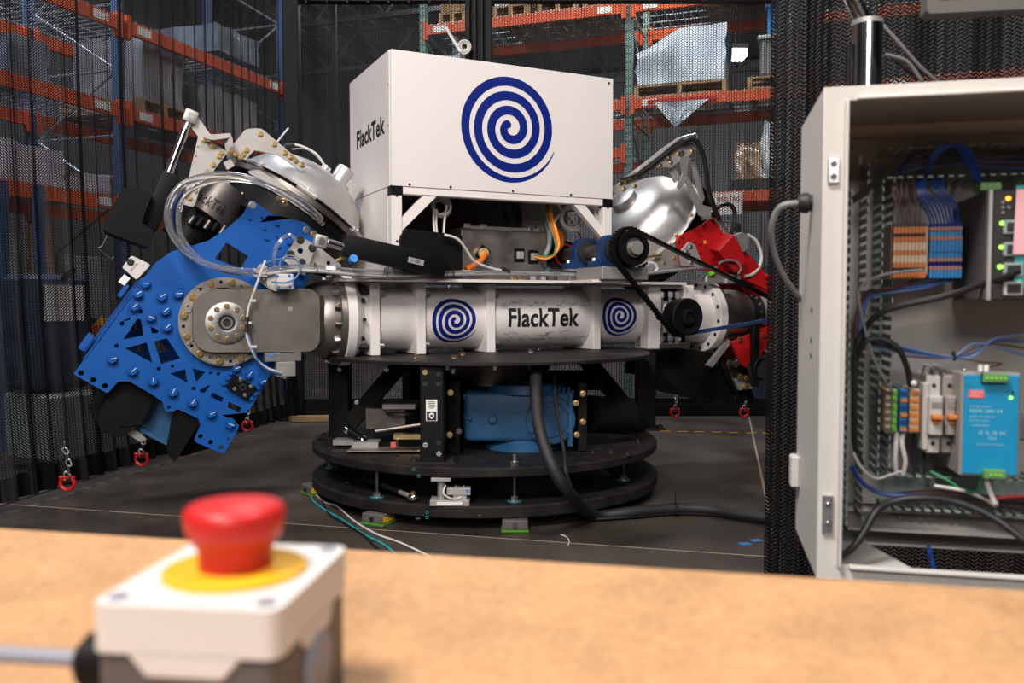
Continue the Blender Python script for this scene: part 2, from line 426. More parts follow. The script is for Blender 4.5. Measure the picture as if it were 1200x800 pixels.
# light seen between the racks
p = atY(862, 65, 14.5)
t = thing('high_bay_lamp', 'bright square high bay lamp glowing between the wrapped pallet and blue crate', 'lamp', Matrix.Translation(p))
b = B(); b.box((0, 0, .09), (.34, .5, .1), bev=.02); part('housing', b, 'truss_and_wall_shade', t)
b = B(); b.box((0, -.1, -.02), (.26, .3, .14), bev=.01); part('lens', b, 'lamp_glow', t)
b = B(); b.tube([(0, 0, .1), (0, 0, 7.5-p.z)], .012, 6, 0); part('hanger', b, 'truss_and_wall_shade', t)

# ================================================================== PALLET RACKS AND THEIR LOADS
def rack(label, F, ups, levels_by_bay, upm, z1, depth=1.07):
    t = thing('pallet_rack', label, 'rack', F, (ups[0], 0, 0), 'pallet racks around the cell')
    b = B(); s = .04
    for dx in (-s, s): b.box((dx, .03, z1/2), (.006, .07, z1))
    b.box((0, 0, z1/2), (2*s, .006, z1))
    um = b.mesh('upright'); um.materials.append(X[upm])
    hb = B(); k = 0
    z = .15
    while z < z1-.1:
        for dx in (-.018, .018): hb.box((dx, -.004, z), (.012, .004, .022))
        z += .09
    hm = hb.mesh('slots'); hm.materials.append(X['ink'])
    for u in ups:
        for y in (0, depth):
            o = part('upright', um, upm, t); o.location = Vector((u-ups[0], y, 0))
            h = part('slot', hm, 'ink', o, kind='stuff')
        b = B(); z = .3; f = 0
        while z < z1-.6:
            b.tube([(u, .05 if f else depth-.05, z), (u, depth-.05 if f else .05, z+.6)], .014, 6, 0); z += .6; f = 1-f
            b.tube([(u, .05, z), (u, depth-.05, z)], .014, 6, 0)
        part('brace', b, 'galv', t, kind='stuff')
    for (u0, u1), lv in zip(zip(ups, ups[1:]), levels_by_bay):
        L = u1-u0
        for z in lv:
            for y in (-.025, depth+.02):
                b = B(); b.box(((u0+u1)/2, y, z-.06), (L-.08, .05, .12)); b.box((u0+.055, y-.004, z-.07), (.05, .06, .22)); b.box((u1-.055, y-.004, z-.07), (.05, .06, .22))
                bm_ = part('beam', b, 'rack_orange', t)
                if y < 0:
                    for uu in (u0+.25, u1-.28):
                        b = B(); b.box((uu, y-.028, z-.06), (.17, .004, .075)); part('label', b, 'label', bm_, label='white location label')
            b = B(); n = int(L/.1)
            for i in range(n+1): b.box((u0+.04+i*(L-.08)/n, depth/2, z+.008), (.008, depth+.06, .008)); b.box((u0+.04+i*(L-.08)/n, -.054, z-.008), (.008, .008, .035))
            for i in range(5): b.box(((u0+u1)/2, .05+i*.24, z-.0), (L-.08, .012, .012))
            part('wire_deck', b, 'galv', t, kind='stuff')
    return t
ang = 19
RO = Vector((1.35, 10.0, 0))
RR = frame(RO, -19)
rack('orange pallet rack with green uprights behind the mixer and blue crate', RR, [-2.61, 0, 2.61, 5.22], [[2.95, 3.5, 4.6], [2.4, 3.5, 4.6], [2.4, 3.5, 4.6]], 'rack_green', 6.2)
Bv = Vector((.3256, .9455, 0)); Nl = Vector((-.9455, .3256, 0))
RL = frame(Nl*6.0, 71)
rack('orange and blue pallet rack receding behind the left-hand curtain', RL, [1.14, 3.75, 6.36, 8.97], [[.95, 2.12, 2.97, 3.76]]*3, 'rack_blue', 6.2)

def pallet(label, F, x, y, z, w=1.1, d=1.0, group=None, deck=5):
    t = thing('pallet', label, 'pallet', F, (x, y, z), group)
    b = B()
    b.box((x, y-d/2+.015, z+.135), (w, .09, .02)); dm = None
    for i in range(deck):
        bb = B(); bb.box((x, y-d/2+.05+i*(d-.1)/(deck-1), z+.125), (w, .1, .02)); part('deck_board', bb, 'wood', t)
    for xx in (x-w/2+.025, x, x+w/2-.025):
        bb = B(); bb.box((xx, y, z+.065), (.05, d, .095)); part('stringer', bb, 'wood', t)
    bb = B(); bb.box((x, y-d/2+.05, z+.01), (w, .1, .02)); bb.box((x, y+d/2-.05, z+.01), (w, .1, .02)); part('bottom_board', bb, 'wood', t)
    b.bm.free(); return t
def load(name, label, cat, F, x, y, z, w, d, h, m, group=None, top=None, seed=0):
    """a wrapped, slightly slumped load: a grid box with uneven sides"""
    rnd = random.Random(seed); b = B(); n = 7
    r = bmesh.ops.create_grid(b.bm, x_segments=n, y_segments=n, size=.5)
    bmesh.ops.delete(b.bm, geom=b.bm.faces[:], context='FACES_ONLY'); b.bm.free(); b = B()
    bmesh.ops.create_cube(b.bm, size=1); bmesh.ops.subdivide_edges(b.bm, edges=b.bm.edges[:], cuts=5, use_grid_fill=True)
    for v in b.bm.verts:
        hh = h*(top(v.co.x) if top else 1)
        j = Vector((rnd.uniform(-1, 1)*.018, rnd.uniform(-1, 1)*.018, rnd.uniform(-1, 1)*.018))
        v.co = Vector((x+v.co.x*w, y+v.co.y*d, z+(v.co.z+.5)*hh))+(j if v.co.z > -.49 else Vector((j.x, j.y, 0)))
    return solo(name, label, cat, b, m, F, group, sharp=50)
def on(F, FI, px, py, v): q = loc_on(F, FI, px, py, v); return q.x
RRI = RR.inverted(); RLI = RL.inverted()
def ux(px, py=100, v=0): return loc_on(RR, RRI, px, py, v).x
# right bay, level 3.5
xa, xb = ux(744, 108), ux(852, 100)
pallet('wooden pallet under the large clear-wrapped pale blue load', RR, (xa+xb)/2, .45, 3.5, xb-xa, 1.0)
load('wrapped_load', 'large pale blue load in clear stretch wrap with a sloping top', 'load', RR, (xa+xb)/2, .45, 3.65, xb-xa-.04, .95, .62, 'wrap', top=lambda q: .56+.44*min(1, max(0, (q+.5)*1.9)), seed=2)
b = B(); t = bmesh.ops.create_grid(b.bm, x_segments=8, y_segments=5, size=.5)
xc, xd = ux(768, 120), ux(832, 115)
rnd = random.Random(5)
for v in b.bm.verts:
    f = v.co.y+.5; v.co = Vector((xc+(xd-xc)*(.5+v.co.x*(.05+.95*f))-.06*(1-f), -.09+rnd.uniform(-.015, .015), 3.42-.28*(1-f)))
solo('plastic_sheet', 'torn clear plastic hanging under the beam from the wrapped load', 'plastic', b, 'wrap', RR)
b = B(); b.box(((xc+xd)/2, -.065, 3.44), (xd-xc+.15, .012, .05)); solo('red_strap', 'red strap taped along the beam above the hanging plastic', 'strap', b, 'wire_red', RR)
xa, xb = ux(876, 95), ux(925, 92)
pallet('wooden pallet under the grey bin and blue crate', RR, (xa+xb)/2+.15, .45, 3.5, xb-xa+.3, 1.0)
t = thing('storage_bin', 'grey ribbed bin standing under the bright blue crate', 'bin', RR, ((xa+xb)/2+.18, .45, 3.65))
b = B(); b.box(((xa+xb)/2+.18, .45, 3.85), (xb-xa+.1, .9, .4), bev=.02); part('body', b, 'wall_metal', t)
for i in range(8):
    b = B(); b.box((xa+.17+i*.09, -.012, 3.84), (.03, .03, .34)); part('rib', b, 'wall_metal', t)
b = B(); b.box(((xa+xb)/2+.18, .45, 4.06), (xb-xa+.16, .95, .05), bev=.01); part('rim', b, 'duct', t)
t = thing('plastic_crate', 'bright blue plastic crate on top of the grey bin', 'crate', RR, ((xa+xb)/2+.2, .45, 4.09))
b = B(); b.box(((xa+xb)/2+.2, .45, 4.26), (xb-xa, .8, .34), bev=.02); part('body', b, 'crate_blue', t)
b = B(); b.box(((xa+xb)/2+.2, .45, 4.42), (xb-xa+.04, .84, .05), bev=.008); part('rim', b, 'crate_blue', t)
b = B(); b.box((xb+.02, .03, 4.3), (.05, .03, .26)); part('label', b, 'label', t)
# right bay, level 2.4
load('wrapped_carton', 'shiny wrapped brown carton on the shelf above the red tag sign', 'carton', RR, ux(878, 190)+.02, .4, 2.53, .33, .7, .42, 'wrap_brown', seed=4)
load('wrapped_carton', 'taller silver wrapped stack right of the wrapped brown carton', 'carton', RR, ux(905, 180)+.05, .4, 2.53, .3, .8, .62, 'wrap', seed=5)
b = B(); b.box((ux(895, 210)+.1, .4, 2.46), (.9, .9, .12)); solo('skid', 'dark skid under the silver wrapped stack', 'pallet', b, 'ink', RR)
b = B(); q0, q1 = loc_on(RR, RRI, 835, 226, -.08), loc_on(RR, RRI, 870, 251, -.08)
t = thing('hanging_sign', 'white sign with red lettering hanging from the orange beam', 'sign', RR, ((q0.x+q1.x)/2, -.08, q1.z))
b.box(((q0.x+q1.x)/2, -.08, (q0.z+q1.z)/2), (q1.x-q0.x, .008, q0.z-q1.z)); part('board', b, 'label', t)
b = text_bm('RED TAG', .055, .24, .02); b.bm.transform(Matrix.Translation(((q0.x+q1.x)/2+.015, -.086, (q0.z+q1.z)/2+.05)) @ UZ); part('lettering', b, 'wire_red', t)
b = text_bm('AREA', .045, .14, .02); b.bm.transform(Matrix.Translation(((q0.x+q1.x)/2+.015, -.086, (q0.z+q1.z)/2-.05)) @ UZ)
b.bm.free()
# left bay, level 4.6 and 3.5 and floor goods
for i, (p0, p1, m, lab, hh) in enumerate(((516, 545, 'cardboard', 'brown carton load on the upper shelf beside the black mast', .5), (580, 618, 'wrap', 'blue-white wrapped load on the upper shelf right of the mast', .6), (632, 675, 'cardboard', 'brown carton load at the middle of the upper shelf', .5), (685, 728, 'wrap_grey', 'silvery wrapped load on the upper shelf by the green upright', .55))):
    xa, xb = ux(p0, 15), ux(p1, 10)
    pallet(['wooden pallet under the brown cartons beside the black mast', 'wooden pallet under the blue-white wrapped load', 'wooden pallet under the cartons at mid shelf', 'wooden pallet under the silvery load by the green upright'][i], RR, (xa+xb)/2, .45, 4.6, (xb-xa)+.03, .95)
    load('stacked_load', lab, 'load', RR, (xa+xb)/2, .45, 4.75, xb-xa, .9, hh, m, 'loads on the upper shelf', seed=10+i)
load('wrapped_load', 'blue-white wrapped bundle seen just above the white housing', 'load', RR, ux(600, 75)-.0, .5, 3.5, .5, .8, .42, 'wrap', seed=31)
load('wrapped_load', 'small pale wrapped bundle between mast and white housing edge', 'load', RR, ux(528, 50), .5, 3.5, .22, .8, .75, 'wrap', seed=32)
load('carton_stack', 'brown carton on the upper shelf above the wrapped pale blue load', 'carton', RR, 1.3, .45, 4.61, 1.0, .9, .5, 'cardboard', seed=33)
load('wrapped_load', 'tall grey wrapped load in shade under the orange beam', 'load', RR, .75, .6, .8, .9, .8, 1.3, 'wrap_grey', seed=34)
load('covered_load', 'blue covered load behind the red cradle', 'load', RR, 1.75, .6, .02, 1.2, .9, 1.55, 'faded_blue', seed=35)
# left rack loads (x runs away along the rack)
def lx(px, py, v=0): return loc_on(RL, RLI, px, py, v)
def lload(name, lab, cat, p0, p1, z, h, m, seed, v=.1, d=.85):
    a, c = lx(p0, 150, v).x, lx(p1, 150, v).x
    return load(name, lab, cat, RL, (a+c)/2, v+d/2, z, c-a, d, h, m, 'loads on the left rack', seed=seed)
lload('wrapped_load', 'tall grey wrapped load on the second shelf behind the curtain', 'load', 168, 216, 3.12, .62, 'wrap_grey', 41)
a, c = lx(166, 150).x, lx(222, 150).x
pallet('wooden pallet under the tall grey load behind the curtain', RL, (a+c)/2, .5, 2.97, c-a, 1.0)
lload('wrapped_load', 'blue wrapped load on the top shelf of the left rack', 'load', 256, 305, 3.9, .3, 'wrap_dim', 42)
lload('wrapped_load', 'low white wrapped load on the left rack above a red beam', 'load', 2, 75, 2.12, .34, 'wrap_pale', 43)
lload('wrapped_load', 'flat white wrapped sacks beside the low white load', 'load', 80, 132, 2.12, .2, 'wrap_pale', 44)
lload('carton_stack', 'brown cartons low on the left rack behind the curtain', 'carton', 33, 62, .97, .85, 'cardboard', 45)
lload('wrapped_load', 'dark grey wrapped drums under the lowest red beam', 'load', -30, 28, .97, .9, 'wrap_grey', 46)
lload('wrapped_load', 'grey wrapped load low on the rack near the blue upright', 'load', 72, 125, .97, .6, 'wrap_grey', 47)
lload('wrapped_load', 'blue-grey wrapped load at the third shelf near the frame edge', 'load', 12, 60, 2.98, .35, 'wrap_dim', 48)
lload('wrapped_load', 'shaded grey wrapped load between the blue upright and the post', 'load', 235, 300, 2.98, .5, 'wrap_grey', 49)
# workshop things behind the left curtain
p = atY(55, 372, 6.0)
t = thing('pallet_stacker', 'blue pallet stacker parked behind the left curtain', 'stacker', frame((p.x, 6.0, 0), 65), (0, 0, 0))
b = B(); b.box((0, 0, .95), (.45, .35, .8), bev=.04); part('body', b, 'faded_blue', t)
b = B(); b.box((-.14, .25, 1.05), (.06, .06, 1.9)); b.box((.14, .25, 1.05), (.06, .06, 1.9)); part('mast', b, 'rack_blue', t)
b = B(); b.box((0, -.18, 1.15), (.3, .03, .25)); part('control_panel', b, 'label', t)
b = B(); b.box((0, -.05, .3), (.4, .5, .46), bev=.02); part('battery_case', b, 'duct', t)
b = B(); b.tube([(0, -.15, 1.3), (0, -.25, 1.36), (0, -.28, 1.38)], .02); part('handle', b, 'black_plastic', t)
t = thing('barrier_rail', 'yellow and black striped barrier rail behind the left curtain', 'rail', frame((-4.25, 6.9, 0), 8), (0, 0, 0))
b = B(); b.box((.2, 0, 1.0), (2.2, .03, .06)); part('rail', b, 'yellow', t)
for i in range(11):
    b = B(); b.prism([(-.85+i*.2, -.017, .972), (-.78+i*.2, -.017, .972), (-.73+i*.2, -.017, 1.028), (-.80+i*.2, -.017, 1.028)], (0, -.003, 0)); part('stripe', b, 'ink', t)
for x in (-.8, 1.2):
    b = B(); b.box((x, .03, .5), (.05, .05, 1.0)); part('post', b, 'black_paint', t)

# ================================================================== THE CURTAINED CELL
def curtain(name, label, path, z0, z1, m, amp, per, seed, billow=0, cell=.02, phase=0, edge=0):
    rnd = random.Random(seed); P = [Vector((*p, 0)) for p in path]
    segs = [(a, c, (c-a).length) for a, c in zip(P, P[1:])]; tot = sum(s[2] for s in segs); n = int(tot/cell)
    b = B(); uvl = b.bm.loops.layers.uv.new('UVMap'); cols = []; arc = 0; last = None
    ph = 0
    for i in range(n+1):
        s = tot*i/n; q = s
        for a, c, L in segs:
            if q <= L+1e-6: break
            q -= L
        d = (c-a)/L; nn = Vector((-d.y, d.x, 0)); base = a+d*min(q, L)
        ph += cell/per*2*PI*rnd.uniform(.6, 1.4)
        off = amp*(math.sin(ph)+.35*math.sin(2.3*ph+1)); side = amp*.55*math.sin(2*ph)
        col = []
        for k, f in enumerate((0, .04, .25, .6, 1)):
            damp = 1-.5*f; bl = billow*(1-f)**3
            pt = base+nn*(off*damp-bl)+d*side*damp
            col.append((pt.x, pt.y, z0+(z1-z0)*f))
        if last is not None: arc += (Vector(col[2])-last).length
        last = Vector(col[2]); cols.append(([b.bm.verts.new(p) for p in col], arc))
    for (A, ua), (D, ud) in zip(cols, cols[1:]):
        for k in range(4):
            f = b.bm.faces.new((A[k], D[k], D[k+1], A[k+1]))
            for l, u, v in zip(f.loops, (ua, ud, ud, ua), (A[k], D[k], D[k+1], A[k+1])): l[uvl].uv = (u, v.co.z-z0)
    return solo(name, label, 'curtain', b, m, ID, sharp=180)
HT = 4.2
curtain('mesh_curtain', 'dark see-through mesh curtain with deep folds along the left side', [(-3.55, 1.4), (-2.95, 4.3), (-2.2, 8.5)], .06, HT, 'mesh_left', .034, .15, 3, billow=.12)
curtain('mesh_curtain', 'thin see-through mesh curtain stretched across behind the mixer', [(-2.2, 8.52), (-.4, 8.62), (1.2, 8.6), (3.6, 8.55)], .06, HT, 'mesh_back', .012, .5, 4, cell=.03)
curtain('mesh_curtain', 'near black chevron mesh curtain hanging behind the control cabinet', [(.585, 1.93), (.80, 1.95), (1.35, 1.9), (2.4, 1.85)], .03, 2.7, 'mesh_near', .012, .12, 5, cell=.008)
curtain('mesh_curtain', 'narrow second layer of black chevron mesh at the doorway edge', [(.592, 1.985), (.72, 1.985)], .03, 2.7, 'mesh_near', .006, .06, 6, cell=.008)
def steelbox(name, label, cat, c, s, m='black_paint', F=ID, group=None): b = B(); b.box(c, s, bev=.004); return solo(name, label, cat, b, m, F, group)
t = thing('cell_frame_post', 'thick black square post at the back left corner of the cell', 'post', ID, (-2.14, 8.42, 0))
b = B(); b.box((-2.14, 8.42, 2.15), (.15, .12, 4.3), bev=.008); part('column', b, 'black_paint', t)
b = B(); b.box((-2.14, 8.42, .006), (.3, .26, .012)); part('base_plate', b, 'black_paint', t)
t = thing('cell_frame_rail', 'black curtain rail across the top back of the cell', 'rail', ID, (0, 8.5, 4.14))
b = B(); b.box((.6, 8.5, 4.15), (5.6, .1, .12)); part('rail', b, 'black_paint', t)
b = B(); b.box((-2.6, 4.9, 4.2), (.1, 7.6, .12), rot=Matrix.Rotation(math.radians(-10), 3, 'Z')); part('side_rail', b, 'black_paint', t)
b = B()
for i in range(8): b.box((-2.0+i*.2, 8.43, 4.11), (.02, .02, .1))
part('hook', b, 'black_paint', t, kind='stuff')
steelbox('curtain_lead_post', 'slim black post just right of the thick corner post', 'post', (-1.78, 8.66, 2.1), (.05, .05, 4.2))
# hem weights
for (x0, y0, x1, y1, lab) in ((-3.05, 4.1, -2.28, 8.42, 'black weighted hem bar along the foot of the left curtain'), (-2.1, 8.5, 3.4, 8.5, 'black weighted hem bar along the foot of the rear curtain')):
    d = Vector((x1-x0, y1-y0, 0)); nrm = Vector((d.y, -d.x, 0)).normalized()
    b = B(); hgt = .14 if x0 > -3 else .05
    b.prism([Vector((x0, y0, .02)), Vector((x1, y1, .02)), Vector((x1, y1, hgt)), Vector((x0, y0, hgt))], nrm*.02); solo('hem_bar', lab, 'bar', b, 'black_paint')
# chains with red shackles
def chain_at(px, py, Y, L, lab, n=None):
    p = atY(px, py, Y); t = thing('curtain_chain', lab, 'chain', Matrix.Translation(p), (0, 0, 0), 'chains and shackles along the curtain foot')
    n = int(L/.036); lm = None
    for i in range(n):
        if lm is None:
            b = B(); b.tube([(0, 0, .022), (.011, 0, .012), (.011, 0, -.012), (0, 0, -.022), (-.011, 0, -.012), (-.011, 0, .012)], .0045, 6, 3, True); lm = b.mesh('link'); lm.materials.append(X['zinc'])
        o = bpy.data.objects.new('link', lm); C.objects.link(o); o.parent = t
        o.location = (.012*math.sin(i*.9), 0, .09+i*.036); o.rotation_euler = (0, math.radians(-25+10*math.sin(i)), (i % 2)*PI/2+.4)
    b = B(); b.tube([(-.03, 0, .075), (-.04, 0, .03), (0, 0, 0), (.04, 0, .03), (.03, 0, .075)], .011, 8, 5); part('shackle', b, 'shackle_red', t)
    b = B(); b.cyl((-.045, 0, .075), (.045, 0, .075), .01, seg=10); part('shackle_pin', b, 'shackle_red', t)
    b = B(); b.torus((0, 0, .075), (.3, 1, 0), .024, .008); part('ring', b, 'dark_steel', t)
chain_at(79, 574, 5.0, .22, 'shiny chain with a red shackle nearest the floor at far left curtain')
chain_at(166, 545, 5.75, .2, 'shiny chain with red shackle hanging just under the blue cradle')
chain_at(290, 505, 7.0, .16, 'small chain and shackle between blue cradle and base')
chain_at(434, 489, 8.3, .25, 'chain at the rear curtain seen beside the left base post')
chain_at(487, 478, 8.35, .22, 'chain at the rear curtain seen left of the labelled post')
chain_at(791, 488, 8.35, .26, 'chain at the rear curtain seen right of the base')
chain_at(872, 488, 8.35, .26, 'chain at the rear curtain seen under the red cradle')
# tape and timber on the floor
b = B()
for px, py in ((873, 637), (886, 633)):
    q = atZ(px, py, .0015); b.box(q, (.055, .045, .002), rot=Matrix.Rotation(.35, 3, 'Z'))
solo('floor_tape', 'two scraps of blue tape stuck to the concrete near the doorway', 'tape', b, 'tape_blue')
b = B(); q = atZ(365, 490, .03); b.box(q, (.42, .09, .05), rot=Matrix.Rotation(.1, 3, 'Z')); solo('timber_offcut', 'pale timber offcut lying on the floor behind the base', 'timber', b, 'wood')
b = B()
for i in range(7):
    q = atZ(780+i*20, 505+i*.4, .002); b.box(q, (.09, .025, .002))
solo('floor_marking', 'dashed yellow tape line on the floor right of the base', 'tape', b, 'yellow')
# black aluminium mast behind the housing
p = atY(561, 100, 6.75)
t = thing('profile_mast', 'tall black slotted aluminium mast rising behind the white housing', 'mast', frame((p.x, 6.75, 0), 0), (0, 0, 0))
b = B()
for dx, wd in ((-.082, .04), (-.03, .035), (.025, .03), (.078, .05)): b.box((dx, 0, 2.2), (wd, .12, 4.4), bev=.006)
b.box((0, .02, 2.2), (.19, .06, 4.4)); part('profile', b, 'black_plastic', t)
b = B(); b.box((-.02, -.045, 2.2), (.012, .012, 4.4)); part('slot_strip', b, 'chrome', t)
b = B(); b.box((0, 0, .01), (.4, .4, .02)); part('base_plate', b, 'black_paint', t)
p = atY(544, 55, 6.6)
t = thing('wire_coil', 'small coil of white wire hung on the left edge of the mast', 'wire', Matrix.Translation(p))
b = B(); 
for k in range(3): b.torus((0, k*.008, k*.004), (.15, 1, .1), .05-.012*k, .006, 20, 6)
part('coil', b, 'wire_white', t); b = B(); b.tube([(-.14, .05, .16), (-.08, .03, .05), (-.02, 0, -.04)], .012, 6); part('tail', b, 'wire_white', t)
# ================================================================== THE MIXER'S ROUND BASE
def bx(name, parent, c, s, m, rot=None, bev=.002, label=None):
    b = B(); b.box(c, s, rot=rot, bev=bev); return part(name, b, m, parent, label)
def cy(name, parent, p0, p1, r, m, seg=24, r2=None, label=None):
    b = B(); b.cyl(p0, p1, r, r2, seg); return part(name, b, m, parent, label)
def bp(px, py, Y): return atY(px, py, Y)-CEN       # base-frame point
t = base = thing('mixer_base', 'black round two-tier steel base plate assembly carrying the big mixer', 'machine base', BF, (0, 0, 0))
b = B(); b.lathe([(.80, .06), (1.055, .06), (1.065, .068), (1.065, .118), (1.055, .126), (.80, .126)], seg=40, close=True); part('lower_ring', b, 'black_plate', t, sharp=12)
b = B(); b.lathe([(0, .268), (1.05, .268), (1.06, .276), (1.06, .312), (1.05, .32), (0, .32)], seg=64); part('deck_plate', b, 'black_plate', t)
b = B(); b.lathe([(0, .83), (1.012, .83), (1.016, .833), (1.016, .847), (1.012, .85), (0, .85)], seg=72); part('top_plate', b, 'black_plate', t)
b = B(); b.lathe([(0, .815), (.6, .815), (.6, .83), (0, .83)], seg=48); part('bearing_plate', b, 'black_paint', t)
b = B(); b.lathe([(0, .60), (.16, .60), (.26, .68), (.26, .815), (0, .815)], seg=36, o=(.05, -.25, 0)); part('drive_hub', b, 'dark_steel', t)
POST = [bp(399, 500, 5.22), bp(507.5, 500, 4.42), bp(756, 480, 5.60), Vector((.25, .93, 0)), Vector((-.55, .8, 0))]
for i, p in enumerate(POST):
    a = math.atan2(p.y, p.x) if i else PI/2
    w_ = .125
    rot = Matrix.Rotation(0 if i < 3 else a, 3, 'Z')
    po = bx('post', t, (p.x, p.y, .575), (w_, .11, .51), 'black_paint', rot, .006)
    bx('foot_plate', po, (p.x, p.y, .327), (w_+.12, .17, .014), 'black_plate', rot)
    for sx in (-1, 1): bolt(t, (p.x+sx*(w_/2+.035), p.y-.03, .334), (0, 0, 1), .013, .022, 'dark_steel')
p = POST[1]
lb = [part_ for part_ in t.children if part_.name.startswith('post')][1]
for dx, dz, m in ((-.035, .22, 'gold'), (-.035, -.155, 'zinc'), (.035, -.2, 'zinc'), (.035, .21, 'ink'), (.035, .16, 'ink'), (-.035, .16, 'ink'), (.035, -.145, 'ink')):
    bolt(t, (p.x+dx, p.y-.055, .575+dz), (0, -1, 0), .011, .006, m, hexa=False)
o = bx('safety_label', lb, (p.x-.002, p.y-.057, .60), (.058, .002, .11), 'label', None, 0, 'white label with black emblem')
bx('label_panel', lb, (p.x-.002, p.y-.0585, .571), (.05, .0015, .046), 'ink', None, 0)
b = B(); s = roundpoly([(0, -.016), (-.013, -.004), (-.013, .012), (0, .017), (.013, .012), (.013, -.004)], .002)
f = flat_plate(s, [circ(0, .001, .007)], .001, Matrix.Translation((p.x-.002, p.y-.0598, .571)) @ UZ); part('emblem', f, 'label', lb)
b.bm.free()
b = B()
for i, (ww, dz) in enumerate(((.035, .046), (.04, .038), (.03, .030), (.037, .022), (.026, .014))): b.box((p.x-.002, p.y-.0585, .60+dz-.002), (ww, .001, .003))
part('print', b, 'ink', lb, kind='stuff')
# braces
def brace(p0, p1, w_, d_=.09):
    p0, p1 = Vector(p0), Vector(p1); d = p1-p0; r = Vector((1, 0, 0)).rotation_difference(d.normalized()).to_matrix()
    b = B(); b.box((p0+p1)/2, (d.length, d_, w_), rot=r, bev=.004); return part('brace', b, 'black_paint', t)
brace(bp(472, 424, 5.2), bp(410, 496, 5.2), .10)
brace(bp(686, 420, 5.35), bp(752, 500, 5.5), .10)
brace(bp(640, 425, 5.9), bp(580, 490, 5.9), .08)
for px, py, m in ((398, 433, 'zinc'), (453, 433, 'zinc'), (418, 471, 'zinc')): bolt(t, bp(px, py, 5.15), (0, -1, 0), .011, .012, m, hexa=False)
# bolts on the top plate edge
for px, py in ((487, 419.5), (532, 420), (542, 416), (580, 413), (622, 413), (631, 409.5), (753, 404.5), (580, 413)):
    q = atZ(px, py, .85)-CEN; bolt(t, q, (0, 0, 1), .016, .018, 'gold' if px < 600 else 'zinc')
for px, py in ((531, 431), (580, 427), (623, 427)): bolt(t, bp(px, py, 4.55), (0, 0, -1), .015, .03, 'zinc')
for px, py in ((420, 432, ), (555, 428)): pass
# black adapter plates round the gear motor
bx('motor_plate', t, bp(531, 488, 4.72)+Vector((0, .15, 0)), (.08, .35, .40), 'black_paint')
bx('motor_plate', t, bp(678, 488, 4.75)+Vector((.02, .15, 0)), (.05, .35, .38), 'black_paint')
for px, py, m in ((528, 460, 'gold'), (527, 509, 'gold'), (538, 505, 'dark_steel'), (683, 461, 'gold'), (675, 472, 'gold'), (683, 494, 'gold'), (676, 509, 'gold')):
    bolt(t, bp(px, py, 4.52), (0, -1, 0), .013, .02, m)
b = B(); b.cyl(bp(690, 485, 4.95), bp(735, 487, 5.1), .11, seg=28); part('brake_drum', b, 'black_paint', t)
b = B(); b.cyl(bp(735, 487, 5.1), bp(742, 487, 5.12), .06, seg=20); part('drum_hub', b, 'dark_steel', t)
b = B(); b.box(bp(610, 445, 5.3), (1.0, .3, .1)); part('cross_beam', b, 'black_paint', t)
# levelling studs between the tiers, adjuster pads
for px, py in ((388, 548), (442, 582), (603, 587), (731, 562)):
    q = atZ(px, py, .126)-CEN
    s_ = cy('levelling_stud', t, (q.x, q.y, .126), (q.x, q.y, .268), .011, 'dark_steel', 12)
    cy('washer', s_, (q.x, q.y, .126), (q.x, q.y, .134), .034, 'zinc', 20); cy('nut', s_, (q.x, q.y, .134), (q.x, q.y, .152), .02, 'zinc', 6)
    cy('sealing_ring', s_, (q.x, q.y, .1255), (q.x, q.y, .130), .037, 'teal', 20)
q = atZ(603, 546, .32)-CEN; cy('stud', t, (q.x, q.y, .32), (q.x, q.y, .38), .012, 'zinc', 12); cy('stud_nut', t, (q.x, q.y, .32), (q.x, q.y, .345), .022, 'zinc', 6)
for px, py in ((695, 530), (716, 530), (748, 518), (736, 533)):
    q = atZ(px, py, .32)-CEN; bolt(t, q, (0, 0, 1), .014, .018, 'dark_steel')
for px, py in ((438, 538), (465, 534), (492, 545)):
    q = atZ(px, py, .32)-CEN; bolt(t, q, (0, 0, 1), .012, .01, 'black_plate')
b = B(); q = atZ(644, 594, .126)-CEN
for (px, py) in ((407, 565), (490, 607), (562, 603)):
    q = atZ(px, py, .126)-CEN; b.cyl((q.x, q.y, .124), (q.x, q.y, .1275), .012, seg=10)
part('plug', b, 'zinc', t, kind='stuff')
for px, py in ((484, 551.5), (490, 559), (500, 601), (500, 607)):
    q = atY(px, py, 4.27)-CEN; b = B(); b.torus((q.x, -math.sqrt(max(0, 1.066**2-q.x**2)), q.z), (0, 1, 0), .007, .0015, 14, 4); part('paint_mark', b, 'teal', t)
# wedge feet with green pads
for px, py, rz in ((374, 578, .9), (437, 615, .45), (606, 624, 0)):
    q = atZ(px, py, .0)-CEN; R = math.hypot(q.x, q.y); k = 1.045/R; q = Vector((q.x*k, q.y*k, 0)); rot = Matrix.Rotation(-rz, 3, 'Z')
    f = bx('wedge_foot', t, (q.x, q.y, .037), (.13, .12, .046), 'dark_grey', rot, .004)
    bx('foot_pad', f, (q.x, q.y, .0075), (.14, .13, .013), 'pad_green', rot)
    o = rot @ Vector((-.0, -.062, 0)); b = B(); b.cyl((q.x+o.x, q.y+o.y, .037), (q.x+o.x*1.15, q.y+o.y*1.15, .037), .012, seg=12); part('adjuster', b, 'dark_steel', f)
    if px < 500:
        o = rot @ Vector((.068, 0, 0)); b = B(); pts = [rot @ Vector((.0665, y, z)) for y, z in ((-.055, -.018), (.05, -.018), (-.055, .018))]
        b.prism([q+v+Vector((0, 0, .037)) for v in pts], rot @ Vector((.002, 0, 0))); part('warning_label', b, 'yellow', f, 'yellow triangle label')
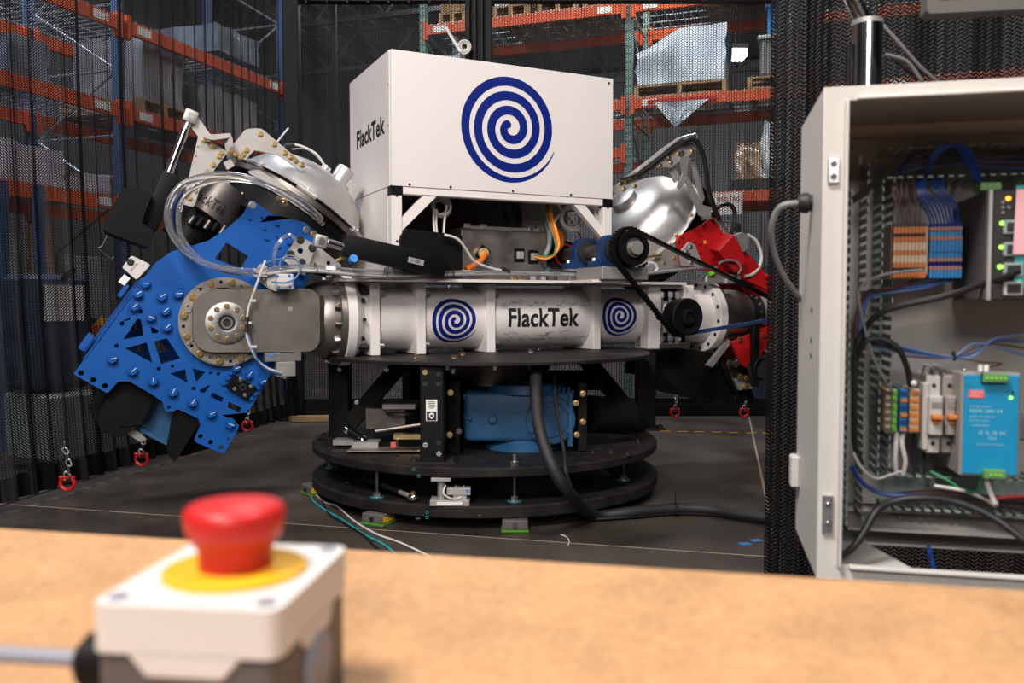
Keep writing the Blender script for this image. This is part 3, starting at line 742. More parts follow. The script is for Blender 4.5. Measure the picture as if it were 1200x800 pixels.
# load cell between tiers
q = bp(526, 598, 4.22)
lc = thing('load_cell', 'small aluminium load cell bolted between the two black base tiers', 'sensor', BF, (q.x, q.y, .126))
q = Vector((q.x, -1.0, 0))
bx('base_block', lc, (q.x+.0, q.y, .14), (.20, .10, .03), 'alu_plate'); bx('top_block', lc, (q.x-.045, q.y, .258), (.10, .09, .018), 'alu_plate')
cy('column', lc, (q.x-.045, q.y-.0, .155), (q.x-.045, q.y-.0, .25), .02, 'grey_metal'); bx('sensor_body', lc, (q.x+.045, q.y-.005, .195), (.12, .06, .035), 'alu_plate')
bx('sensor_leg', lc, (q.x+.05, q.y, .165), (.07, .06, .03), 'alu_plate'); bx('label', lc, (q.x, q.y-.051, .14), (.13, .002, .014), 'label', None, 0, 'white printed strip')
b = B(); b.tube([(q.x-.02, q.y-.04, .23), (q.x-.03, q.y-.055, .19), (q.x+.02, q.y-.05, .16), (q.x+.06, q.y-.04, .17)], .005, 6); part('lead', b, 'wire_white', lc)
for dx in (.0, .04): bolt(lc, (q.x+.03+dx, q.y-.005, .212), (0, 0, 1), .008, .012, 'gold')
bolt(lc, (q.x+.09, q.y-.036, .2), (0, -1, 0), .007, .003, 'tag_blue', hexa=False)
# tie rod between the tiers
tr = thing('tie_rod', 'dark tie rod with silver rod ends between the base tiers', 'rod', BF, bp(484, 590, 4.4))
p0, p1 = bp(425, 558, 4.62), bp(484, 589, 4.36)
p0.z = .2; p1.z = .15
d = (p1-p0)
cy('rod', tr, p0, p0+d*.75, .015, 'black_paint', 14); cy('threaded_end', tr, p0+d*.75, p0+d*.97, .013, 'grey_metal', 14)
b = B(); b.sphere(p1, .028, 1, 1, .8); part('rod_end', b, 'chrome', tr); bolt(tr, p1+Vector((0, 0, .02)), (0, 0, 1), .014, .012, 'gold')
# machined brake unit standing on the deck at left
br = thing('locking_unit', 'dark machined locking unit with silver rod ends on the base deck', 'mechanism', BF, bp(455, 520, 4.95))
bx('block', br, bp(455, 488, 5.05), (.24, .22, .13), 'dark_steel', None, .006); bx('cap', br, bp(470, 480, 5.0)+Vector((.0, 0, .03)), (.2, .2, .04), 'steel', None, .006)
cy('disc', br, bp(472, 484, 4.95), bp(472, 482, 4.95), .1, 'dark_steel'); b = B(); b.sphere(bp(425, 516, 4.85), .03); part('ball_end', b, 'chrome', br)
b = B(); b.sphere(bp(407, 503, 4.9), .026); part('ball_end', b, 'chrome', br); cy('arm', br, bp(407, 503, 4.9), bp(425, 515, 4.86), .02, 'black_paint')
bx('bracket', br, bp(430, 521, 4.84), (.15, .12, .05), 'grey_metal'); bx('bracket', br, bp(404, 517, 4.9), (.12, .1, .03), 'grey_metal')
b = B(); b.tube([bp(440, 505, 4.8), bp(494, 497, 4.8)], .010, 8, 0); part('guide_rod', b, 'dark_steel', br)
bx('toothed_rack', br, bp(478, 511, 4.78), (.16, .05, .03), 'gold'); cy('pin', br, bp(466, 514, 4.75), bp(466, 525, 4.75), .008, 'chrome', 10)
bx('slide_plate', br, bp(455, 526, 4.75)*1.0+Vector((0, 0, 0)), (.44, .16, .006), 'steel')
bx('warning_tag', br, bp(461, 521, 4.7), (.03, .01, .03), 'soft_red', None, 0)

# blue gear motor
p0, p1 = bp(544, 522, 4.72), bp(671, 522, 4.72)
g = thing('gear_motor', 'blue painted gearbox with round bolted covers under the top plate', 'gearbox', BF, ((p0.x+p1.x)/2, -.35, .32))
zb, zt = .375, .655; yc = -.38
b = B(); b.box(((p0.x+p1.x)/2, yc, (zb+zt)/2), (p1.x-p0.x, .42, zt-zb), bev=.03, seg=3); part('housing', b, 'gear_blue', g)
bx('end_flange', g, (p1.x-.012, yc-.005, (zb+zt)/2-.01), (.03, .45, zt-zb+.03), 'gear_blue', None, .006)
b = B(); b.lathe([(0, .32), (.23, .32), (.23, .345), (.2, .36), (.2, .38), (0, .38)], o=((p0.x+p1.x)/2+.03, yc, 0)); part('foot_flange', b, 'gear_blue', g)
b = B(); b.lathe([(0, .64), (.24, .64), (.23, .69), (.19, .70), (0, .70)], o=((p0.x+p1.x)/2+.04, yc, 0)); part('top_flange', b, 'gear_blue', g)
q = bp(645, 492, 4.72); cyc = yc-.21
b = B(); b.lathe([(.0, 0), (.135, 0), (.14, .006), (.132, .012), (.1, .012), (.095, .018), (.06, .02), (0, .02)], (q.x, cyc, q.z), (0, -1, 0)); cv = part('round_cover', b, 'gear_blue', g)
for k in range(6): bolt(g, (q.x+.115*math.cos(k*PI/3+.5), cyc-.01, q.z+.115*math.sin(k*PI/3+.5)), (0, -1, 0), .014, .014, 'gear_blue', hexa=False)
q = bp(577, 491, 4.72)
b = B(); b.lathe([(0, 0), (.028, 0), (.028, .01), (.022, .014), (.02, .01), (0, .01)], (q.x, cyc, q.z), (0, -1, 0)); part('filler_plug', b, 'gear_blue', g)
q = bp(551, 491, 4.72); b = B(); b.sphere((q.x, cyc, q.z), .013); part('drain_plug', b, 'gear_blue', g)
for k in range(9): bx('fin', g, (p1.x-.02-k*.028, yc-.06, zt+.012), (.008, .3, .03), 'gear_blue', Matrix.Rotation(.3, 3, 'Y'))

# ================================================================== BLACK HOSE AND CABLES ON THE FLOOR
P = [atY(628, 432, 4.5), atY(628, 455, 4.33), atY(630, 490, 4.2), atY(637, 520, 4.12), atY(650, 552, 4.05), atY(668, 578, 4.1), atZ(695, 603, .035), atZ(740, 600, .035), atZ(792, 596, .035), atZ(830, 597, .035), atZ(870, 603, .035), atZ(935, 612, .035), atZ(1010, 618, .035)]
b = B(); b.tube(P, .031, 14, 8); h = solo('drive_hose', 'thick black corrugated hose dropping from the top plate and across the floor', 'hose', b, 'black_rubber')
b = B(); b.tube([p+Vector((.0, -.02, -.02)) for p in P[6:12]], .007, 6, 6); solo('thin_cable', 'thin black cable running along under the thick black hose', 'cable', b, 'wire_black')
b = B(); q = atZ(792, 597, .035); b.torus(q, (1, .1, 0), .036, .004, 20, 6); b.tube([q+Vector((0, 0, .036)), q+Vector((-.005, 0, .1))], .003, 5, 0); solo('cable_tie', 'black cable tie standing up on the thick floor hose', 'cable tie', b, 'wire_black')
P = [atY(650, 440, 4.6), atY(651, 470, 4.42), atY(656, 500, 4.3), atY(661, 530, 4.2), atY(663, 552, 4.12), atY(672, 578, 4.12)]
b = B(); b.tube(P, .009, 8, 6); solo('thin_cable', 'thin black cable hanging in front of the blue gearbox cover', 'cable', b, 'wire_black')
for pts, m, lab in (([(366, 572), (366, 585), (382, 598), (400, 608), (425, 625), (450, 638), (470, 655), (490, 680)], 'wire_teal', 'thin turquoise cable trailing over the floor from the base'),
                    ([(369, 578), (380, 588), (395, 593), (415, 610), (440, 625), (470, 636), (510, 655), (540, 672)], 'wire_white', 'thin white cable trailing over the floor from the base'),
                    ([(376, 582), (384, 600), (400, 611), (425, 626), (440, 640), (455, 650), (470, 668)], 'wire_black', 'thin black cable trailing over the floor from the base')):
    b = B(); b.tube([atZ(x, y, .008) for x, y in pts], .0055, 6, 6); solo('floor_cable', lab, 'cable', b, m)
b = B(); b.tube([atZ(657, 626, .004), atZ(664, 629, .004), atZ(667, 634, .004), atZ(666, 638, .004)], .003, 5); solo('wire_scrap', 'curled scrap of white wire on the floor in front of the base', 'wire', b, 'wire_white')
# ================================================================== THE ARM
ZA = 1.058; RT = .185
def ua(px, v=0, py=368): return M(px, py, v).x
U0 = ua(395); Uw = [ua(x, -.2) for x in (440, 494, 576, 700)]; UR = ua(822)
arm = thing('rotor_arm', 'long white ribbed tube arm lying across the round black base', 'machine arm', MF, (0, 0, .85))
b = B(); b.lathe([(0, U0), (.262, U0), (.268, U0+.006), (.268, U0+.05), (.262, U0+.056), (.20, Uw[0]-.06), (.188, Uw[0]-.02), (RT, Uw[0]), (RT, UR), (0, UR)], (0, 0, ZA), (1, 0, 0), 64); tube = part('tube', b, 'white_paint', arm, sharp=28)
for i, u in enumerate(Uw):
    h = .41
    wbp = B(); wbp.box((u, 0, ZA), (.055, .40, h), bev=.004); wo = part('rib_plate', wbp, 'white_paint', arm)
    for sv in (-.17,):
        for sz in (-.15, .15): bolt(wo, (u+.0275, sv, ZA+sz), (1, 0, 0), .015, .03, 'zinc')
for a in (-60, -28, 0, 28, 60, 150, 180, 210):      # holes round the bell
    a = math.radians(a+180); rr = .232; p = Vector((U0+.095, rr*math.cos(a), ZA+rr*math.sin(a)))
    b = B(); b.cyl(p-Vector((0, math.cos(a), math.sin(a)))*.03, p+Vector((.0, math.cos(a), math.sin(a)))*.003, .011, seg=12); part('bell_hole', b, 'ink', arm)
for sz in (-1, 1):
    cy('stud', arm, (U0+.06, -.165, ZA+sz*.155), (Uw[0]-.02, -.165, ZA+sz*.155), .014, 'ink', 14)
b = B(); b.lathe([(.05, U0-.04), (.255, U0-.04), (.262, U0-.034), (.262, U0-.004), (.255, U0), (.05, U0)], (0, 0, ZA), (1, 0, 0), 64, close=True); part('clamp_ring', b, 'steel', arm, 'bare steel ring')
for k in range(16):
    a = 2*PI*k/16+.1; bolt(arm, (U0-.04, .238*math.cos(a), ZA+.238*math.sin(a)), (-1, 0, 0), .015, .03, 'dark_steel' if k % 3 else 'zinc')
# slab on top
us0, us1 = ua(408, -.36, 325), ua(812, -.36, 325)
SZ = 1.268; HUX = M(738, 291, -.70).x
sl = thing('top_slab', 'thin white slab resting on the arm ribs under the housing', 'plate', MF, ((us0+us1)/2, 0, SZ))
b = B(); o2 = roundpoly([(us0-.02, -.2, .01), (us0+.13, -.345, .02), (HUX-.20, -.345, .01), (HUX-.20, -.62, .01), (HUX+.14, -.62, .01), (HUX+.16, -.3, .01), (us1, -.3, .01), (us1, .5, .02), (us0, .5, .02)], .01)
f = flat_plate(o2, [], .016, Matrix.Translation((0, 0, SZ+.01))); part('plate', f, 'white_panel', sl); b.bm.free()
# logos and lettering wrapped round the tube
def wrap(b, uc, zc, r=RT+.0015, flipu=1):
    for v in b.bm.verts:
        s, tt = v.co.x, v.co.y; a = (tt+(zc-ZA))/r
        v.co = Vector((uc+s*flipu, -r*math.cos(a), ZA+r*math.sin(a)))
    return b
wrap(b := spiral_bm(.148), ua(534, -RT), ZA-.012); part('spiral_logo', b, 'logo_blue', tube, 'dark blue spiral')
wrap(b := spiral_bm(.140), ua(727.5, -RT, 362), ZA+.008); part('spiral_logo', b, 'logo_blue', tube, 'dark blue spiral')
x0, x1 = ua(596, -RT), ua(679, -RT)
wrap(b := text_bm('FlackTek', .118, x1-x0, .028, 8), (x0+x1)/2, ZA+.003); part('lettering', b, 'ink', tube, 'black lettering')
rnd = random.Random(11); b = B()
for k in range(46):
    s0 = rnd.uniform(ua(586, -RT), ua(690, -RT)); z0 = rnd.choice([rnd.uniform(.07, .12), rnd.uniform(.07, .16), rnd.uniform(-.15, -.08)])
    L = rnd.uniform(.025, .07); n = 14; pr = None; ph = rnd.uniform(0, 6); fr = rnd.uniform(2, 5)
    for i in range(n+1):
        q = i/n; x = s0+L*q+.006*math.sin(fr*2*PI*q+ph); z = z0+.014*math.sin(fr*PI*q+ph)*math.cos(q*3)
        A = b.bm.verts.new((x, z, 0)); D = b.bm.verts.new((x+.0012, z+.0016, 0))
        if pr: b.bm.faces.new((pr[0], pr[1], D, A))
        pr = (A, D)
wrap(b, 0, ZA); part('signature', b, 'logo_blue', tube, kind='stuff')
# clamp block with bolts at right
ub0, ub1 = ua(758, -.22), ua(811, -.22)
cb = thing('clamp_block', 'white open clamp block with upright bolts right of the small spiral', 'block', MF, ((ub0+ub1)/2, -.2, .86))
wu = ub1-ub0
bx('cheek', cb, (ub0+.05, -.16, ZA), (.10, .16, .42), 'white_paint', None, .006); bx('cheek', cb, (ub1-.04, -.16, ZA+.04), (.08, .16, .33), 'white_paint', None, .006)
bx('backing', cb, ((ub0+ub1)/2, -.12, ZA), (wu, .06, .40), 'black_paint'); bx('top_bar', cb, ((ub0+ub1)/2, -.17, ZA+.2), (wu, .13, .025), 'white_paint')
for k, f in enumerate((.36, .56, .72)):
    u = ub0+wu*f; cy('bolt_shaft', cb, (u, -.19, ZA-.19), (u, -.19, ZA+.17), .016, 'steel' if k == 1 else 'zinc', 14)
    cy('bolt_head', cb, (u, -.19, ZA+.13), (u, -.19, ZA+.165), .028, 'zinc', 6); cy('bolt_nut', cb, (u, -.19, ZA-.16), (u, -.19, ZA-.13), .028, 'zinc', 6)
bx('foot_bracket', cb, ((ub0+ub1)/2+.03, -.21, ZA-.19), (wu*.7, .06, .03), 'steel')
# right flange and stub
rf = thing('end_flange', 'white drilled round flange at the right end of the arm', 'flange', MF, (UR, 0, .8))
b = B(); b.lathe([(.1, UR-.03), (.248, UR-.03), (.252, UR-.026), (.252, UR+.03), (.1, UR+.03)], (0, 0, ZA-.005), (1, 0, 0), 64, close=True); part('disc', b, 'white_paint', rf)
b = B(); b.lathe([(.1, UR+.031), (.25, UR+.031), (.25, UR+.055), (.1, UR+.055)], (0, 0, ZA-.005), (1, 0, 0), 64, close=True); part('steel_rim', b, 'steel', rf)
for k in range(14):
    a = 2*PI*k/14+.12; b = B(); p = Vector((UR-.031, .222*math.cos(a), ZA-.005+.222*math.sin(a))); b.cyl(p, p+Vector((.01, 0, 0)), .014, seg=12); part('hole', b, 'ink', rf)
ue = M(878, 358, -.1).x
st = thing('stub_shaft', 'dark bare steel shaft housing right of the white drilled flange', 'shaft', MF, (UR+.3, 0, .9))
b = B(); b.lathe([(0, UR+.056), (.185, UR+.056), (.178, UR+.09), (.175, ue-.1), (.15, ue-.03), (.10, ue), (0, ue)], (0, -.05, ZA+.01), (1, 0, 0), 48); part('housing', b, 'steel', st)
b = B(); b.lathe([(0, ue), (.125, ue), (.125, ue+.02), (0, ue+.02)], (0, -.12, ZA+.03), (1, 0, 0), 32); part('seal', b, 'ink', st)
for k in range(12):
    a = 2*PI*k/12; bolt(st, (ue, -.12+.112*math.cos(a), ZA+.03+.112*math.sin(a)), (-1, 0, 0), .008, .012, 'steel')
b = B(); b.lathe([(0, ue+.02), (.11, ue+.02), (.11, ue+.13), (0, ue+.13)], (0, -.12, ZA+.03), (1, 0, 0), 40); part('silver_collar', b, 'alu_plate', st, 'bright silver collar')
def pulley(parent, c, d, R, wd, nt_=36, m='black_plastic'):
    d = Vector(d).normalized(); b = B(); b.lathe([(0, 0), (R*.96, 0), (R*.96, wd), (0, wd)], c, d, 40); o = part('toothed_wheel', b, m, parent)
    mm = Matrix.Translation(c) @ rotto(d); tb = B()
    for k in range(nt_):
        a = 2*PI*k/nt_; tb.box((0, 0, 0), (R*.06, R*.09, wd), rot=None)
        tb._x(tb.bm.verts[-8:], mm @ Matrix.Rotation(a, 4, 'Z') @ Matrix.Translation((R*.98, 0, wd/2)))
    part('tooth', tb, m, o, kind='stuff'); return o
pulley(st, (ue+.13, -.12, ZA+.03), (1, 0, 0), .115, .1)
# ------------------------------------------------ yoke at left
VY = -.25
def uz(px, py, v): q = M(px, py, v); return (q.x, q.z)
yk = thing('steel_yoke', 'bare steel fork arm holding the blue cradle pivot', 'yoke', MF, (U0-.3, 0, .88))
ol = roundpoly([(*uz(226, 341, VY), .11), (*uz(375, 337.5, VY), .085), (*uz(375, 412, VY), .085), (*uz(226, 413, VY), .11)], .05, 10)
f = flat_plate(ol, [], .075, Matrix.Translation((0, VY+.037, 0)) @ UZ); part('front_arm', f, 'yoke_steel', yk, bevel=.008)
f = flat_plate(ol, [], .075, Matrix.Translation((0, .70, 0)) @ UZ); part('rear_arm', f, 'yoke_steel', yk, bevel=.008)
b = B(); b.lathe([(0, U0-.04), (.225, U0-.04), (.225, U0-.07), (.212, U0-.12), (.19, U0-.17), (.12, U0-.25), (0, U0-.26)], (0, 0, ZA), (1, 0, 0), 56); part('neck', b, 'steel', yk)
b = B(); b.box((U0-.20, .24, ZA), (.16, .96, .31), bev=.05, seg=3); part('bridge', b, 'steel', yk)
bx('tag', yk, (*M(340, 362, VY)[:1], VY-.001, M(340, 362, VY).z), (.022, .002, .022), 'grey_metal', None, 0)
HC = M(265.5, 378, VY)
b = B(); b.lathe([(.036, 0), (.10, 0), (.106, .005), (.106, .012), (.09, .016), (.052, .024), (.042, .022), (.036, .012)], (HC.x, VY-.0, HC.z), (0, -1, 0), 48, close=True); part('pivot_hub', b, 'alu', yk, 'bright drilled hub')
b = B(); b.cyl((HC.x, VY-.004, HC.z), (HC.x, VY-.006, HC.z), .038, seg=24); part('hub_bore', b, 'ink', yk); b = B(); b.lathe([(.02, 0), (.03, 0), (.03, .01), (.02, .01)], (HC.x, VY-.004, HC.z), (0, -1, 0), 24, close=True); part('bore_ring', b, 'steel', yk)
for k in range(10):
    a = 2*PI*k/10+.32; bolt(yk, (HC.x+.083*math.cos(a), VY-.014, HC.z+.083*math.sin(a)), (0, -1, 0), .0125, .014, 'gold')
# bearing housing ring
rg = thing('bearing_ring', 'round grey cast bearing ring with gold bolts behind the yoke', 'bearing', MF, (HC.x, -.2, .85))
RCX = M(264.5, 377, -.2); holes = []
for k in range(24):
    a = 2*PI*k/24+.1
    if k % 2 == 0: holes.append(circ(RCX.x+.208*math.cos(a), RCX.z+.208*math.sin(a), .009, 10))
f = flat_plate(circ(RCX.x, RCX.z, .232, 72), holes, .03, Matrix.Translation((0, -.19, 0)) @ UZ); part('ring_body', f, 'cast_steel', rg, bevel=.003)
for k in range(24):
    a = 2*PI*k/24+.1
    if k % 2: bolt(rg, (RCX.x+.207*math.cos(a), -.209, RCX.z+.207*math.sin(a)), (0, -1, 0), .0155, .014, 'gold')
for k in range(8):
    a0 = 2*PI*k/8+.2; pts = []
    for j in range(6): a = a0+.36*j/5; pts.append((RCX.x+.226*math.cos(a), RCX.z+.226*math.sin(a)))
    for j in range(5, -1, -1): a = a0+.05+.26*j/5; pts.append((RCX.x+.180*math.cos(a), RCX.z+.180*math.sin(a)))
    f = flat_plate(roundpoly(pts, .005, 2), [circ((RCX.x+.198*math.cos(a0+.18)), RCX.z+.198*math.sin(a0+.18), .009, 10)], .007, Matrix.Translation((0, -.208, 0)) @ UZ); part('pad', f, 'cast_steel', rg)
# ------------------------------------------------ blue cradle
VB = -.175
def P2(l, v=VB, r=0): return [Vector((*uz(p[0], p[1], v), p[2] if len(p) > 2 else r)) for p in l]
blue = thing('blue_cradle', 'bright blue tilted cradle plate with cut-out triangles and hex bolts', 'cradle', MF, (HC.x-.2, 0, .3))
outline = roundpoly(P2([(294, 233, .02), (318, 250, .03), (340, 256, .05), (358, 261, .02), (373, 274, .03), (374, 300), (356, 336), (322, 430), (262, 532, .015), (227, 517, .02), (235, 498, .02), (232, 490, .03), (208, 479, .02), (203, 482, .02), (193, 482, .03), (191, 471, .02), (178, 462, .01), (152, 447, .02), (139, 446, .04), (126, 461, .015), (86, 438, .008), (182, 308, .02), (200, 295, .05), (244, 282, .05), (268, 266, .1), (286, 250, .05)]), 0, 6)
hl = []
for c in ([(161, 373), (144.5, 397.6), (168.5, 393), (165, 374)], [(146.4, 408), (172, 401), (178.6, 425)], [(180.6, 400), (195.6, 396), (211.4, 420), (189, 426.6)], [(176.4, 382.4), (186, 387), (185, 390.4), (178, 390.4)],
          [(199, 437.4), (217, 432.4), (220, 448.6)], [(225.6, 431), (241, 436), (230, 448)], [(233.6, 457), (244.4, 451), (246, 452.4), (240, 460.6), (235, 460)],
          [(249, 459.5), (262, 466), (260, 471.5), (246.5, 464.5)], [(268.5, 470.5), (283.5, 478), (281, 483.5), (266, 477)], [(265, 284), (291, 300), (282, 315), (252, 303)]):
    hl.append(roundpoly(P2(c), .008, 3))
for x, y, r in ((165, 365, .011), (143, 379, .011), (136.6, 405, .011), (95, 437, .014), (109, 445, .014), (123, 452, .014), (186, 432, .011), (202, 429, .009), (246.6, 437, .008), (256, 438, .010), (227, 455, .011), (235, 511, .012), (247, 518, .013), (267.6, 514, .009), (259, 524, .013), (291, 481.6, .008), (198, 477, .010)):
    q = uz(x, y, VB); hl.append(circ(q[0], q[1], r, 14))
f = flat_plate(outline, hl, .022, Matrix.Translation((0, VB+.011, 0)) @ UZ); front = part('front_plate', f, 'blue_paint', blue, bevel=.002)
rear = roundpoly(P2([(182, 330), (210, 320), (330, 400), (310, 454), (262, 532), (227, 517), (235, 498), (208, 479), (178, 462), (139, 446), (126, 461), (100, 445)]), .02, 4)
f = flat_plate(rear, hl[:7], .022, Matrix.Translation((0, .72, 0)) @ UZ); part('rear_plate', f, 'blue_paint', blue)
for x, y, r in ((169.6, 332, 1), (161, 344, 1), (157, 359, 1), (189, 347, 1), (208, 344, 1), (176, 371, 1), (193, 364, 1), (195, 383, 1), (131, 420, 1), (155, 434, 1), (179, 446, 1), (202, 459, 1), (225, 471, 1), (247, 484, 1), (269, 496, 1), (276, 431, .85), (291, 439, .9), (306, 447, .8),
                (262, 449, .45), (266, 443, .45), (270, 437, .45), (302, 454, .5), (299, 461, .5), (294, 466, .5), (292, 256, .3), (306.6, 254, .3), (323.6, 262, .5), (309.6, 268, .3), (312, 279, .45), (326, 276, .55), (339, 284, .5), (326, 289, .45)):
    q = uz(x, y, VB); bolt(blue, (q[0], VB, q[1]), (0, -1, 0), .024*r, .026*r+.004, 'blue_paint')
    if r > .7:
        rr = random.Random(int(x)); a = rr.uniform(-.5, 1.6); b = B(); d = Vector((math.cos(a), 0, math.sin(a)))
        b.box((q[0]+d.x*.008, VB-.031, q[1]+d.z*.008), (.028, .001, .003), rot=Matrix.Rotation(-a, 3, 'Y')); part('paint_mark', b, 'label', blue, 'white witness mark')
for x, y, m in ((295.5, 240.5, 'zinc'), (359, 269, 'alu'), (367.6, 274, 'gold')): q = uz(x, y, VB); bolt(blue, (q[0], VB, q[1]), (0, -1, 0), .016, .008, m, hexa=False)
# edge blocks, lower edge ribs, brackets
def strip(name, p0, p1, w_, v0, v1, m, parent=blue, label=None):
    a, c = Vector(uz(*p0, VB)), Vector(uz(*p1, VB)); d = (c-a).normalized(); n_ = Vector((-d.y, d.x))*w_
    pts = [(a.x, v0, a.y), (c.x, v0, c.y), (c.x+n_.x, v0, c.y+n_.y), (a.x+n_.x, v0, a.y+n_.y)]
    b = B(); b.prism([Vector(p) for p in pts], (0, v1-v0, 0)); return part(name, b, m, parent, label, bevel=.002)
strip('edge_rail', (97, 421), (168, 325), -.014, VB-.0, .70, 'blue_paint')
strip('edge_block', (98, 412), (110, 396), .03, -.16, .28, 'blue_paint'); strip('edge_block', (142, 349), (152, 335), .022, -.16, -.08, 'blue_paint')
strip('end_stop', (146, 335), (153, 326), .035, -.165, -.10, 'label', label='white plastic stop')
for p0, p1 in (((153, 446), (161, 450)), ((177, 459), (184, 463)), ((222, 483), (229, 487))): strip('spacer', p0, p1, .016, VB+.005, .28, 'grey_metal')
f = flat_plate(roundpoly(P2([(143, 313), (154, 299), (177, 310), (160, 328)], r=.012), 0, 4), [circ(*uz(153, 307, VB), .008, 10)], .05, Matrix.Translation((0, -.15, 0)) @ UZ); wbk = part('white_bracket', f, 'estop_white', blue, 'white block at the plate edge', bevel=.002)
q = uz(153, 307, VB); bolt(wbk, (q[0], -.176, q[1]), (0, -1, 0), .014, .006, 'ink', hexa=False)
a_ = uz(157.5, 312.5, VB); b = text_bm('BTL2.0BL', .010, .05, .01); b.bm.transform(Matrix.Translation((a_[0], -.1755, a_[1])) @ UZ @ Matrix.Rotation(math.radians(50), 4, 'Z')); part('lettering', b, 'ink', wbk)
# black sensor block on the plate
f = flat_plate(roundpoly(P2([(274, 438), (300, 453), (288, 468), (264, 453)], r=.01), 0, 4), [], .03, Matrix.Translation((0, VB-.014, 0)) @ UZ); sb_ = part('clamp_block', f, 'black_plastic', blue, 'black block with four screws', bevel=.003)
for x, y in ((281, 444), (293, 452), (286, 462), (274, 455)): q = uz(x, y, VB); bolt(sb_, (q[0], VB-.029, q[1]), (0, -1, 0), .008, .004, 'zinc', hexa=False)
q = uz(283.5, 453, VB); b = B(); b.lathe([(.01, 0), (.018, 0), (.018, .004), (.01, .004)], (q[0], VB-.029, q[1]), (0, -1, 0), 20, close=True); part('bush', b, 'ink', sb_)
# black chutes and blue gearcase below the cradle
def slabpoly(name, pts, v0, v1, m, parent, vref=VB, r=.0, label=None, bevel=.004):
    f = flat_plate(roundpoly([Vector((*uz(p[0], p[1], vref), p[2] if len(p) > 2 else r)) for p in pts], r, 5), [], abs(v1-v0), Matrix.Translation((0, (v0+v1)/2, 0)) @ UZ); return part(name, f, m, parent, label, bevel=bevel)
ch = thing('cradle_guards', 'matt black guards hanging under the blue cradle', 'guard', MF, (HC.x-.25, 0, .3))
slabpoly('left_guard', [(145, 440), (186, 462), (166, 500, .04), (136, 517, .08), (112, 500, .08), (118, 480)], -.12, .1, 'black_plastic', ch)
slabpoly('left_guard_back', [(118, 455), (150, 445), (140, 512, .05), (112, 502, .05), (103, 487, .05)], .1, .16, 'black_plastic', ch)
slabpoly('right_guard', [(208, 478), (236, 494), (206, 542, .015), (196, 534, .04), (202, 500)], -.15, -.05, 'black_plastic', ch)
slabpoly('right_guard_back', [(226, 495), (262, 528), (218, 541, .08), (205, 540)], .0, .2, 'black_plastic', ch)
gc = thing('blue_gearcase', 'dark blue gearcase hung between the black cradle guards', 'gearbox', MF, (HC.x-.25, 0, .35))
slabpoly('case', [(178, 450), (210, 470), (202, 524, .02), (150, 499, .02)], -.03, .24, 'gear_blue', gc, r=.01)
slabpoly('flange', [(150, 497), (202, 523), (200, 528), (148, 501)], -.05, .26, 'gear_blue', gc)
b = B(); q = M(167, 470, -.03); b.lathe([(0, 0), (.02, 0), (.02, .01), (0, .012)], q, (0, -1, 0), 16); part('plug', b, 'gear_blue', gc)
slabpoly('latch', [(146, 497), (160, 506), (174, 518), (166, 522), (150, 512)], -.08, -.04, 'grey_metal', gc)
# ------------------------------------------------ mixing vessel and dome at left
AX = Vector((.55, 0, .835)).normalized()
VC = .27
dc = M(351, 241, VC)
ve = thing('mixing_vessel', 'left mixing vessel with a bright spun aluminium domed lid', 'mixing vessel', MF, (dc.x-.1, VC, dc.z-.5))
b = B(); b.lathe([(.0, .25), (.07, .25), (.10, .245), (.16, .232), (.25, .195), (.32, .14), (.365, .075), (.385, .03), (.392, .012), (.43, .010), (.435, 0), (.38, -.008), (0, -.01)], dc, AX, 80); dome = part('domed_lid', b, 'alu_spun', ve)
b = B(); b.lathe([(.405, .0), (.44, -.0), (.44, -.03), (.405, -.03)], dc-AX*.02, AX, 80, close=True); part('clamp_rim', b, 'dark_steel', ve)
b = B(); b.lathe([(0, 0), (.40, 0), (.40, -.05), (.385, -.06), (.385, -.16), (.40, -.17), (.40, -.20), (.34, -.23), (0, -.25)], dc-AX*.04, AX, 72); part('black_body', b, 'black_plastic', ve)
SIDE = Vector((AX.z, 0, -AX.x))
hc = dc+AX*.215+SIDE*.10+Vector((0, -.06, 0))
b = B(); b.lathe([(0, 0), (.085, 0), (.085, .02), (.055, .025), (.055, .115), (.05, .12), (0, .12)], hc, AX, 40); part('lid_hub', b, 'alu', ve)
b = B(); b.lathe([(0, 0), (.03, 0), (.03, .05), (0, .05)], hc-SIDE*.1+AX*.01, AX, 24); part('small_fitting', b, 'alu', ve)
bx('hub_bracket', ve, hc+SIDE*.09+AX*.0, (.09, .1, .14), 'alu_plate', Matrix.Rotation(math.radians(30), 3, 'Y'))
for ang_ in (215, 262, 318):
    a = math.radians(ang_); p = dc+SIDE*(.42*math.cos(a))+Vector((0, .42*math.sin(a), 0))
    b = B(); tang = (-SIDE*math.sin(a)+Vector((0, math.cos(a), 0))); b.tube([p-tang*.06, p+tang*.06], .018, 8, 0); o = part('lid_clamp', b, 'alu_plate', ve); bolt(o, p+AX*.012, AX, .009, .01, 'gold')
sc_ = M(250, 236, .10)
b = B(); b.lathe([(0, -.10), (.15, -.10), (.155, -.095), (.155, .10), (.15, .105), (0, .105)], sc_, AX, 48); can = part('steel_canister', b, 'steel', ve)
for k in range(8):
    a = 2*PI*k/8; p = sc_+AX*.105+SIDE*(.135*math.cos(a))+Vector((0, .135*math.sin(a), 0)); bolt(can, p, AX, .009, .012, 'gold')
b = text_bm('FlackTek', .06, .2, .012, 3)
for v in b.bm.verts:
    s, tt = v.co.x, v.co.y; a = s/.156-.12
    p = sc_+SIDE*(.1565*math.sin(a))+Vector((0, -.1565*math.cos(a), 0))+AX*(tt-.035); v.co = p
part('lettering', b, 'ink', can, 'black lettering')
b = B(); b.cyl(sc_-AX*.28, sc_-AX*.10, .13, seg=32); part('lower_drum', b, 'black_plastic', ve)
